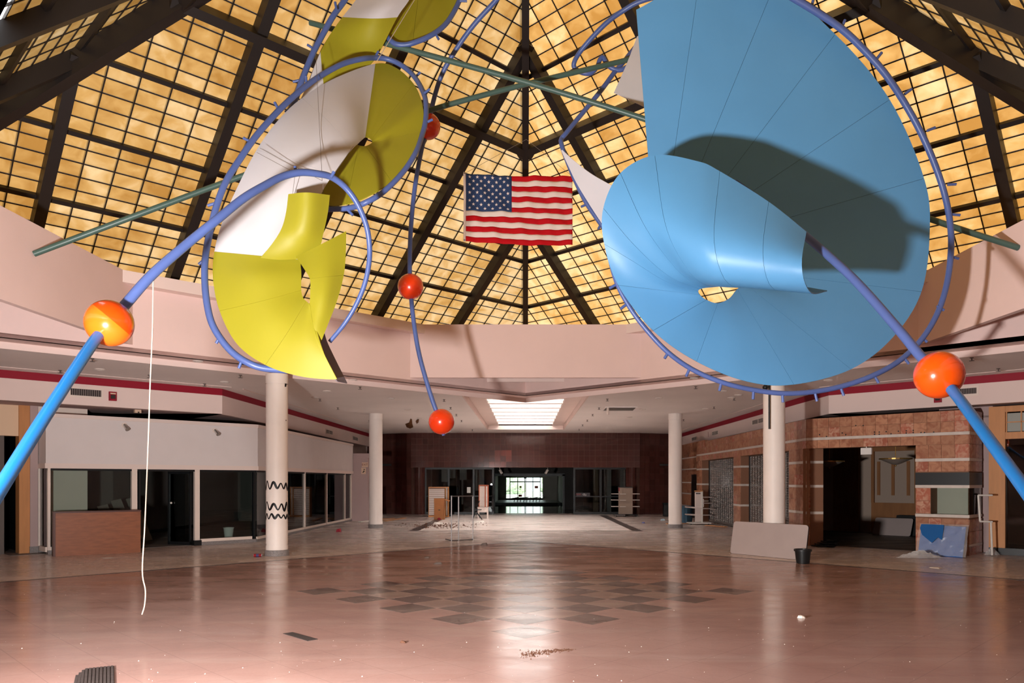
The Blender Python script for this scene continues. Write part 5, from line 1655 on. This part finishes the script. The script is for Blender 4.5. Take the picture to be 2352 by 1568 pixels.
for z in (.36, .62, .84, 1.08):
    slab(fr, w + .0, w + .36, -.3, .1, z, z + .03, TABG, rs, 'right_shelf')
slab(fr, w, w + .05, -.08, .0, .7, 1.02, SLATW, rs, 'shelf_bracket')
slab(fr, -.28, w + .3, -.35, .2, .04, .08, WHT, rs, 'base')
for u_ in (-.2, w + .2):
    MB().tube([fr.p(u_ - .02, .15, .02), fr.p(u_ + .02, .15, .02)], .02, 10).build('castor', TABD, rs)
# bins
c = G(1575, 1201)
BLB = mat('blue_bin_plastic', srgb(70, 112, 140), .5, .4)
bb = empty('waste_bin', c, 'blue ribbed plastic bin behind the far right column', 'bin')
MB().lathe([(0, .005), (.24, .005), (.29, .70), (.27, .70), (.22, .02), (0, .02)], c, 12).build('body', BLB, bb)
MB().lathe([(.285, .66), (.31, .66), (.31, .71), (.28, .71)], c, 24).build('rim', BLB, bb)
for k in range(12):
    an = 2 * math.pi * k / 12
    MB().tube([c + V(.25 * math.cos(an), .25 * math.sin(an), .05), c + V(.285 * math.cos(an), .285 * math.sin(an), .62)], .012, 6).build('rib', BLB, bb)
c = G(1533, 1186)
kb = empty('waste_bin', c, 'dark square bin against the brown tiles left of the far right column', 'bin')
MB().box((c.x - .17, c.y, .01), (c.x + .17, c.y + .35, .6)).build('body', TABD, kb, bevel=.02); MB().box((c.x - .19, c.y - .02, .6), (c.x + .19, c.y + .37, .66)).build('lid', mat('dark_teal_lid', srgb(30, 46, 48), .4, .4), kb, bevel=.02)
# left: slat panel and carton beside the far left column
fr, w, o_ = base_frame(829, 848, 1192)
lp_ = empty('carton', o_, 'brown carton below the white slat panel left of the far column', 'box')
slab(fr, 0, w + .3, -.5, 0, 0, .62, CARD, lp_, 'body'); slab(fr, -.01, w + .31, -.2, .006, .44, .47, SUBS, lp_, 'seam')
ls = empty('display_board', o_ + V(0, .1, .62), 'white slat panel standing on the brown carton', 'display panel')
slat_panel(ls, fr, .02, w + .3, .63, 1.4, -.15)
slab(fr, .02, w + .3, -.2, -.12, 1.4, 1.43, ORW, ls, 'top_rail')
# ------------------------------------------------------------------ fittings on walls, columns and ceiling
def text(body, size, loc, rot, m, parent, name='lettering', ext=.002):
    cu = bpy.data.curves.new(name, 'FONT')
    cu.body = body; cu.size = size; cu.align_x = 'CENTER'; cu.align_y = 'CENTER'; cu.extrude = ext
    tmp = bpy.data.objects.new('tmp', cu)
    COL.objects.link(tmp)
    bpy.context.view_layer.update()
    me = bpy.data.meshes.new_from_object(tmp)
    bpy.data.objects.remove(tmp)
    me.materials.clear(); me.materials.append(m)
    return inst(name, me, parent, Matrix.Translation(loc) @ rot)
# exit sign and placard by the far left column
EX = mat('exit_sign_face', srgb(226, 196, 170), .5, .3)
c = P(838, 1067, 33.0)
es = empty('exit_sign', c, 'EXIT sign on the wall end left of the far column', 'sign')
MB().box((c.x - .13, c.y, c.z - .1), (c.x + .13, c.y + .06, c.z + .1)).build('box', EX, es)
text('EXIT', .13, V(c.x, c.y - .004, c.z), Matrix.Rotation(math.pi / 2, 4, 'X'), mat('exit_letter_red', srgb(120, 24, 22), .6), es)
c2 = P(835, 1081, 33.0)
pl_ = empty('placard', c2, 'square placard with a dark symbol under the EXIT sign', 'sign')
MB().box((c2.x - .1, c2.y, c2.z - .14), (c2.x + .1, c2.y + .03, c2.z + .14)).build('board', EX, pl_)
MB().tube([V(c2.x - .03, c2.y - .004, c2.z - .08), V(c2.x + .02, c2.y - .004, c2.z), V(c2.x + .05, c2.y - .004, c2.z - .03)], .02, 6).build('symbol', TABD, pl_)
MB().sphere(V(c2.x + .03, c2.y - .002, c2.z + .06), .025, 10, 6).build('symbol', TABD, pl_)
# wall stub that carries them
q = MB(); q.box((-7.9, 33.3, 0), (-6.9, 33.6, 2.75)); q.box((-8.24, 33.3, 2.75), (-6.4, 33.6, 2.95))
struct(q.build('wall_left_stub', MAUVE))
# red number on the right bulkhead
nb = empty('number_one', V(BCX - .01, 33.5, 3.85), 'red figure 1 on the right bulkhead', 'number')
text('1', .34, V(BCX - .012, 1750 * BCX / 420, 3.83), Matrix.Rotation(-math.pi / 2, 4, 'Z') @ Matrix.Rotation(math.pi / 2, 4, 'X'), RED, nb, 'figure')
nb.location = (BCX - .01, 1750 * BCX / 420, 3.83)
nb.children[0].matrix_basis = nb.matrix_basis.inverted() @ (Matrix.Translation((BCX - .012, 1750 * BCX / 420, 3.83)) @ Matrix.Rotation(-math.pi / 2, 4, 'Z') @ Matrix.Rotation(math.pi / 2, 4, 'X'))
# bulkhead frames for grilles
hA = {-1: Fr((-BCX, BCY, 0), (-1, -1, 0), (1, -1, 0)), 1: Fr((BCX, BCY, 0), (1, -1, 0), (-1, -1, 0))}
def on_A(s, px):
    k = (px - CX) / F
    t = (BCY * k - s * BCX) / (s + k)
    return t * SQ
def on_B(s, px):
    return s * BCX * F / (px - CX)
VENTM, VENTD = mat('vent_grey', srgb(120, 108, 104), .5, .4), mat('vent_dark', srgb(58, 50, 48), .7, .2)
def vent_A(s, px0, px1, py0, py1, label):
    fr = hA[s]
    u0, u1 = sorted((on_A(s, px0), on_A(s, px1)))
    y_ = fr.p((u0 + u1) / 2, 0, 0).y
    z0, z1 = EYE - (py1 - CY) / F * y_, EYE - (py0 - CY) / F * y_
    root = empty('air_vent', fr.p((u0 + u1) / 2, 0, z0), label, 'vent', 'air vents on the bulkheads')
    slab(fr, u0 - .05, u1 + .05, 0, .012, z0 - .05, z1 + .05, CREAM, root, 'frame')
    slab(fr, u0, u1, .012, .014, z0, z1, VENTD, root, 'opening')
    n_ = 14
    for k in range(n_):
        slab(fr, u0 + (u1 - u0) * k / n_, u0 + (u1 - u0) * (k + .45) / n_, .014, .024, z0, z1, VENTM, root, 'louvre')
vent_A(-1, 162, 232, 894, 909, 'wide air vent on the left bulkhead beside the red alarm')
vent_A(1, 2190, 2243, 892, 905, 'wide air vent on the right bulkhead beside the orange ball')
for s, px, py, lab in ((-1, 756, 992, 'small vent on the left bulkhead nearer the painted column'), (-1, 816, 1007, 'small vent on the left bulkhead nearer the dark tiled wall'),
                       (1, 1643, 994, 'middle small vent on the right bulkhead'), (1, 1595, 1007, 'farthest small vent on the right bulkhead'), (1, 1742, 967, 'small vent on the right bulkhead beside the near column')):
    y_ = on_B(s, px)
    z = EYE - (py - CY) / F * y_
    x = s * (BCX - .002)
    root = empty('air_vent', (x, y_, z), lab, 'vent', 'air vents on the bulkheads')
    w_ = .55 if px != 1742 else .75
    MB().box((min(x, x - s * .012), y_ - w_, z - .09), (max(x, x - s * .012), y_ + w_, z + .09)).build('frame', CREAM, root)
    for k in range(2):
        for j in range(4):
            MB().box((min(x - s * .012, x - s * .024), y_ - w_ * .9 + w_ * .95 * k, z - .07 + .036 * j), (max(x - s * .012, x - s * .024), y_ - w_ * .1 + w_ * .95 * k, z - .045 + .036 * j)).build('louvre', VENTM, root)
for s, px, py, lab in ((-1, 258, 910, 'red alarm strobe on the left bulkhead beside the wide vent'), (1, 2155, 914, 'red alarm strobe peeping out below the right orange ball')):
    fr = hA[s]; u_ = on_A(s, px); y_ = fr.p(u_, 0, 0).y; z = EYE - (py - CY) / F * y_
    root = empty('fire_alarm', fr.p(u_, 0, z), lab, 'alarm', 'red fire alarms')
    slab(fr, u_ - .085, u_ + .085, 0, .05, z - .11, z + .11, RED, root, 'body')
    slab(fr, u_ - .05, u_ + .05, .05, .07, z - .06, z + .03, VENTD, root, 'horn_grille'); slab(fr, u_ - .06, u_ + .06, .05, .065, z + .05, z + .08, EX, root, 'lettered_strip')
y_ = hA[-1].p(on_A(-1, 316), 0, 0).y + .35
c = P(316, 938, y_)
root = empty('emergency_light', c, 'small pale box under the left bulkhead', 'light')
MB().rbox((c.x, c.y, 3.53), (.15, .1, .08), math.radians(45)).build('box', EX, root); MB().sphere((c.x + .05, c.y - .05, 3.5), .02, 8, 6).build('lens', TABD, root)
# black zigzag paint on the near left column
cx_, cy_ = -5.84, 17.9
zz = bpy.data.objects['column']
INKM = mat('black_spray_paint', srgb(18, 16, 18), .5, .3)
for z0, amp, nw, ph in ((1.62, .095, 5.4, .4), (1.17, .105, 5.0, 1.3), (.90, .06, 6.2, .2)):
    a0 = math.atan2(-cy_, -cx_)
    m_ = 220
    path = []
    for i in range(m_ + 1):
        t = i / m_
        wv_ = amp * math.sin(nw * 2 * math.pi * t + ph + .5 * math.sin(9 * t)) * (.8 + .2 * math.sin(7 * t + ph)) + .03 * math.sin(3 * t + 2 * ph)
        path.append((.2485 * (-1.75 + 3.5 * t), wv_, .021 + .007 * math.sin(17 * t + ph)))
    v = []
    for i, (s_, z_, th) in enumerate(path):
        p0, p1 = path[max(i - 1, 0)], path[min(i + 1, m_)]
        ds_, dz_ = p1[0] - p0[0], p1[1] - p0[1]
        l_ = math.hypot(ds_, dz_)
        for e_s in (-1, 1):
            ss, zv = s_ - dz_ / l_ * th * e_s, z_ + ds_ / l_ * th * e_s
            a = a0 + ss / .2485
            v.append(V(cx_ + .2488 * math.cos(a), cy_ + .2488 * math.sin(a), z0 + zv))
    f = [(2 * i, 2 * i + 2, 2 * i + 3, 2 * i + 1) for i in range(m_)]
    o = link('zigzag_paint', meshdata('zigzag_paint', v, f, True), zz, INKM)
def patch(cxy, px, py, w_, h_, m, parent, name):
    x, y_ = cxy
    base = math.atan2(-y_, -x)
    d_ = math.hypot(x, y_)
    off = math.asin(max(-.95, min(.95, ((px - CX) / F * y_ - x) / .25)))
    z = EYE - (py - CY) / F * (y_ - .24)
    v, f = [], []
    for k in range(7):
        a = base + off + w_ * (k / 6 - .5)
        for zz_ in (z - h_ / 2 * (.7 + .3 * math.sin(k)), z + h_ / 2):
            v.append(V(x + .2495 * math.cos(a), y_ + .2495 * math.sin(a), zz_))
    f = [(2 * i, 2 * i + 2, 2 * i + 3, 2 * i + 1) for i in range(6)]
    return link(name, meshdata(name, v, f), parent, m)
patch((-5.84, 17.9), 657, 876, .5, .13, INKM, zz, 'torn_patch'); patch((-5.84, 17.9), 655, 884, .25, .06, INKM, zz, 'torn_patch'); patch((-5.84, 17.9), 656, 964, .12, .03, INKM, zz, 'bolt_hole')
kc = bpy.data.objects['column.001']
xk, yk = 5.84, 17.9
cbl = P(1767, 885, 17.64); cbl2 = P(1767, 985, 17.64)
tag(MB().tube([V(cbl.x, cbl.y, ZC - .02), cbl, cbl2], .022, 8).build('black_cable', TABD), 'black cable running down the right near column', 'cable')
sc_ = P(1758, 889, 17.55)
cm = empty('dome_camera', sc_, 'round black camera at the top of the right near column', 'camera')
MB().sphere(sc_, .065, 18, 12).build('dome', POT, cm, True); MB().tube([sc_, sc_ + V(.05, .12, .05)], .03, 10).build('bracket', POT, cm)
# ceiling lights, sprinklers
def ceil_pt(px, py, z=ZC):
    d = (z - EYE) * F / (CY - py)
    return V((px - CX) / F * d, d, z)
RIM_ = mat('downlight_rim', srgb(214, 200, 192), .4, .4); LENS = mat('downlight_lens', srgb(240, 236, 230), .15, .6)
mb_r = MB().lathe([(.07, -.002), (.11, -.002), (.115, -.02), (.10, -.028), (.07, -.012)], (0, 0, 0), 20); me_r = meshdata('trim_ring', mb_r.v, mb_r.f); me_r.materials.append(RIM_)
mb_l = MB().lathe([(.001, -.02), (.04, -.018), (.07, -.006)], (0, 0, 0), 16); me_l = meshdata('lens', mb_l.v, mb_l.f); me_l.materials.append(LENS)
DL = [(230, 847, 0), (516, 876, 0), (751, 897, 0), (898, 914, 0), (936, 940, 0), (965, 959, 0), (1513, 913, 0), (1476, 939, 0), (1446, 957, 0), (1661, 897, 0), (1680, 912, 0), (1620, 938, 0), (1903, 872, 0), (455, 828, 1), (810, 871, 1), (1594, 867, 1), (724, 912, 0), (1696, 906, 0)]
ORD = ['first', 'second', 'third', 'fourth', 'fifth', 'sixth', 'seventh', 'eighth', 'ninth', 'tenth', 'eleventh', 'twelfth', 'thirteenth', 'fourteenth', 'fifteenth']
DL.sort()
cnt = {}
for k, (px, py, so) in enumerate(DL):
    p = ceil_pt(px, py, ZS if so else ZC)
    kk = (so, 0 if so else px < CX); cnt[kk] = cnt.get(kk, 0) + 1; od = ORD[cnt[kk] - 1]
    side = 'left' if px < CX else 'right'
    o = empty('downlight', p, 'round recessed downlight, %s from the left in the %s' % (od, 'stepped edge of the opening' if so else side + ' flat ceiling'), 'downlight', 'recessed downlights of the soffit' if so else 'recessed downlights of the ' + side + ' ceiling')
    inst('trim_ring', me_r, o, Matrix.Translation(p)); inst('lens', me_l, o, Matrix.Translation(p))
SPK = mat('sprinkler_metal', srgb(90, 78, 74), .4, .5, metal=.4)
mb_s = MB().lathe([(.001, 0), (.04, 0), (.035, -.012), (.012, -.014), (.012, -.06), (.001, -.06)], (0, 0, 0), 12); me_s = meshdata('sprinkler_stem', mb_s.v, mb_s.f); me_s.materials.append(SPK)
mb_d = MB().lathe([(.001, -.07), (.05, -.068), (.05, -.062), (.001, -.062)], (0, 0, 0), 12); me_d = meshdata('deflector', mb_d.v, mb_d.f); me_d.materials.append(SPK)
SP = [(212, 823), (138, 850), (470, 881), (552, 861), (735, 916), (776, 936), (827, 888), (1020, 917), (1035, 935), (1048, 951), (1060, 965), (1395, 916), (1376, 936), (1361, 951), (1349, 964), (1338, 975), (1330, 985), (1085, 986), (1598, 887), (1640, 934), (1686, 914), (2232, 821), (2293, 846), (1950, 876), (1570, 963), (343, 861), (848, 965)]
SP.sort()
cnt = {}
for px, py in SP:
    p = ceil_pt(px, py)
    kk = px < CX; cnt[kk] = cnt.get(kk, 0) + 1; od = ORD[cnt[kk] - 1]
    side = 'left' if px < CX else 'right'
    o = empty('sprinkler', p, 'small dark sprinkler head, %s from the left on the %s ceiling' % (od, side), 'sprinkler', 'sprinkler heads of the %s ceiling' % side)
    inst('stem', me_s, o, Matrix.Translation(p)); inst('deflector', me_d, o, Matrix.Translation(p))
# torn patch and open hatch in the ceiling
TORN = mat('torn_brown_board', srgb(120, 78, 48), .9, .1, var=.3, vscale=9)
def ceil_shape(pts, m, name, th=.03):
    w_ = [ceil_pt(*q) for q in pts]
    return MB().prism([p + V(0, 0, -.001) for p in w_], (0, 0, -th)).build(name, m)
o = ceil_shape([(931, 973), (940, 970), (943, 961), (946, 962), (947, 973), (949, 980), (942, 983), (934, 980)], TORN, 'ceiling_tear', .02)
tag(o, 'ragged brown tear in the left ceiling', 'ceiling damage')
o = ceil_shape([(955, 967), (957, 964), (962, 962), (961, 969), (957, 972)], TORN, 'ceiling_tear', .02)
tag(o, 'small curl of torn brown board beside the larger ceiling tear', 'ceiling damage')
hw = [ceil_pt(1383, 942), ceil_pt(1455, 942), ceil_pt(1463, 934), ceil_pt(1391, 934)]
ht = empty('ceiling_hatch', hw[0], 'open dark hatch panel in the right ceiling', 'hatch')
MB().prism([p + V(0, 0, -.002) for p in hw], (0, 0, -.012)).build('panel', mat('hatch_grey', srgb(112, 104, 98), .8, .2), ht)
for (a_, b_) in ((0, 1), (1, 2), (2, 3), (3, 0)):
    MB().bar(hw[a_] + V(0, 0, -.01), hw[b_] + V(0, 0, -.01), .05, .03).build('frame', CEIL, ht)
MB().tube([ceil_pt(1396, 935), ceil_pt(1396, 935) + V(0, 0, -.25)], .04, 8).build('hanging_flap', CREAM, ht)

# ------------------------------------------------------------------ litter
def junk(name, px, py, size, m, label, cat, seed=0, flatn=.3, group=None):
    rnd = random.Random(seed)
    c = G(px, py)
    n = 8
    v, f = [], []
    ring_ = [(math.cos(2 * math.pi * k / n) * size * (.6 + .6 * rnd.random()), math.sin(2 * math.pi * k / n) * size * (.5 + .5 * rnd.random())) for k in range(n)]
    v = [c + V(x, y_, .002) for x, y_ in ring_] + [c + V(x * .7, y_ * .7, size * flatn * (.6 + .7 * rnd.random())) for x, y_ in ring_] + [c + V(0, 0, size * flatn * 1.1)]
    f = [(k, (k + 1) % n, n + (k + 1) % n, n + k) for k in range(n)] + [(n + k, n + (k + 1) % n, 2 * n) for k in range(n)] + [tuple(range(n - 1, -1, -1))]
    o = link(name, meshdata(name, v, f), None, m)
    return tag(o, label, cat, group)
CANR, CANS = mat('soda_can_red', srgb(150, 30, 40), .3, .5, metal=.3), mat('soda_can_silver', srgb(190, 190, 200), .25, .5, metal=.8)
c = G(592, 1279)
sc2 = empty('soda_can', c, 'red soda can lying beside the painted column', 'can')
MB().tube([c + V(-.085, .0, .04), c + V(.085, .01, .04)], .037, 20).build('body', CANR, sc2, True, angle=40)
MB().tube([c + V(-.1, -.001, .04), c + V(-.085, 0, .04)], [.03, .036], 20).build('end', CANS, sc2, True, angle=40); MB().tube([c + V(.085, .01, .04), c + V(.1, .011, .04)], [.036, .03], 20).build('end', CANS, sc2, True, angle=40)
MB().tube([c + V(-.03, .003, .04), c + V(.03, .006, .04)], .0376, 20).build('blue_band', mat('can_band', srgb(60, 60, 110), .3, .5), sc2, True, angle=40)
BROWNJ, WHITEJ, GREYJ = mat('brown_litter', srgb(96, 66, 52), .9, .1), mat('white_litter', srgb(232, 222, 212), .7, .3), mat('grey_litter', srgb(110, 100, 96), .8, .2)
junk('red_cup', 778, 1221, .11, RED, 'crushed red cup on the hall floor', 'cup', 1, .8)
junk('stone', 1111, 1252, .10, GREYJ, 'grey lump on the floor near the steel rack', 'rubble', 2, .6)
junk('foil_scrap', 1007, 1295, .12, GREYJ, 'dark foil scrap beyond the floor pattern', 'litter', 3, .3)
junk('foil_scrap', 982, 1281, .08, GREYJ, 'small pale scrap behind the dark foil scrap', 'litter', 4, .3)
junk('stone', 927, 1476, .035, BROWNJ, 'small brown stone before the floor pattern', 'rubble', 5, .6)
junk('paper_scrap', 1840, 1419, .06, WHITEJ, 'crumpled white paper scrap on the right floor', 'litter', 6, .5)
junk('paper_scrap', 2148, 1304, .18, WHITEJ, 'flat pale paper before the blue wrapped board', 'litter', 7, .08)
junk('paper_scrap', 250, 1281, .16, WHITEJ, 'flat pale dust patch before the wooden counter', 'litter', 8, .05)
junk('paper_scrap', 1003, 1204, .16, WHITEJ, 'left white paper ball near the tall cardboard box', 'litter', 9, .5)
junk('paper_scrap', 1012, 1203, .12, WHITEJ, 'right white paper ball near the tall cardboard box', 'litter', 10, .5)
junk('paper_scrap', 1102, 1199, .26, WHITEJ, 'white paper lying before the small white table', 'litter', 11, .2)
junk('red_rag', 1009, 1193, .1, RED, 'scrap of red at the foot of the tall cardboard box', 'litter', 12, .8)
junk('bottle_cap', 1478, 1201, .07, mat('blue_litter', srgb(70, 80, 140), .5), 'small blue scrap on the right hall floor', 'litter', 13, .6)
junk('paper_scrap', 1522, 1195, .13, mat('pale_blue_litter', srgb(190, 210, 220), .5), 'pale blue scrap left of the far right column', 'litter', 14, .5)
# planks beside the far columns
PLK = mat('raw_plank', srgb(196, 142, 100), .8, .2, var=.1, vscale=3)
for k, (a_, b_, lab) in enumerate((((884, 1197), (930, 1190), 'raw plank lying right of the far left column'), ((870, 1193), (905, 1191), 'short raw plank behind the longer one at the far left column'),
                                  ((1530, 1203), (1600, 1203), 'raw plank lying under the blue bin'), ((1622, 1207), (1668, 1211), 'raw plank lying before the far rolling grille'), ((826, 1199), (858, 1196), 'pale board lying left of the far left column'))):
    p, q_ = G(*a_), G(*b_)
    tag(MB().bar(p + V(0, 0, .02), q_ + V(0, 0, .02 + .002 * k), .14, .03).build('plank', PLK if k < 4 else WHITEJ), lab, 'plank', 'planks on the hall floor')
# dirt spill on the atrium floor: nobody could count the crumbs
rnd = random.Random(11)
q = MB()
for k in range(420):
    t = rnd.random()
    px = 1205 + 100 * t + rnd.gauss(0, 9); py = 1503 - 12 * t + rnd.gauss(0, 3.2) * (1.3 - t)
    c = G(px, py); s_ = .003 + .008 * rnd.random() ** 2
    q.add([c + V(-s_, -s_, 0), c + V(s_, -s_, 0), c + V(0, s_, 0), c + V(0, 0, s_)], [(0, 1, 3), (1, 2, 3), (2, 0, 3)])
tag(q.build('dirt_spill', BROWNJ), 'brown dirt spilled on the shiny atrium floor', 'dirt', kind='stuff')
q = MB()
for k in range(200):
    px = rnd.uniform(-20, 2370); py = 1290 + 278 * rnd.random() ** .6
    c = G(px, py); s_ = .002 + .005 * rnd.random() ** 3
    q.add([c + V(-s_, -s_, 0), c + V(s_, -s_, 0), c + V(0, s_, 0), c + V(0, 0, s_)], [(0, 1, 3), (1, 2, 3), (2, 0, 3)])
tag(q.build('plaster_crumbs', WHITEJ), 'tiny white plaster crumbs scattered over the floor', 'crumbs', kind='stuff')
q = MB()
for k in range(500):
    px = rnd.gauss(1010, 42); py = 1207 + rnd.gauss(0, 3.0)
    c = G(px, py); s_ = .01 + .035 * rnd.random() ** 3
    q.add([c + V(-s_, -s_, 0), c + V(s_, -s_, 0), c + V(0, s_, 0), c + V(0, 0, s_)], [(0, 1, 3), (1, 2, 3), (2, 0, 3)])
tag(q.build('rubble_scatter', BROWNJ), 'scatter of brown rubble before the tall cardboard box', 'rubble', kind='stuff')
# ribbed mat at the lower left corner
a = [G(174, 1556), G(196, 1538), G(262, 1531), G(263, 1600), G(160, 1610)]
mt = empty('ribbed_mat', a[0], 'torn piece of dark ribbed mat at the lower left', 'mat')
MATM = mat('charcoal_mat', srgb(72, 64, 62), .9, .1, var=.2, vscale=30)
MB().prism([p + V(0, 0, .001) for p in a], (0, 0, .008)).build('backing', MATM, mt)
for k in range(11):
    t = (k + .5) / 11
    top_ = a[0].lerp(a[1], min(1, t / .28)) if t < .28 else a[1].lerp(a[2], (t - .28) / .72)
    bot_ = a[4].lerp(a[3], t)
    MB().bar(top_ + V(0, -.004, .012), bot_ + V(0, 0, .012), .022, .008).build('rib', MATM, mt)
# worn drain strip in the floor
s1 = [G(650, 1455), G(672, 1452), G(730, 1468), G(706, 1472)]
tag(MB().prism([p + V(0, 0, .001) for p in s1], (0, 0, .004)).build('tread_strip', MATM), 'narrow dark tread strip stuck to the left floor', 'strip')
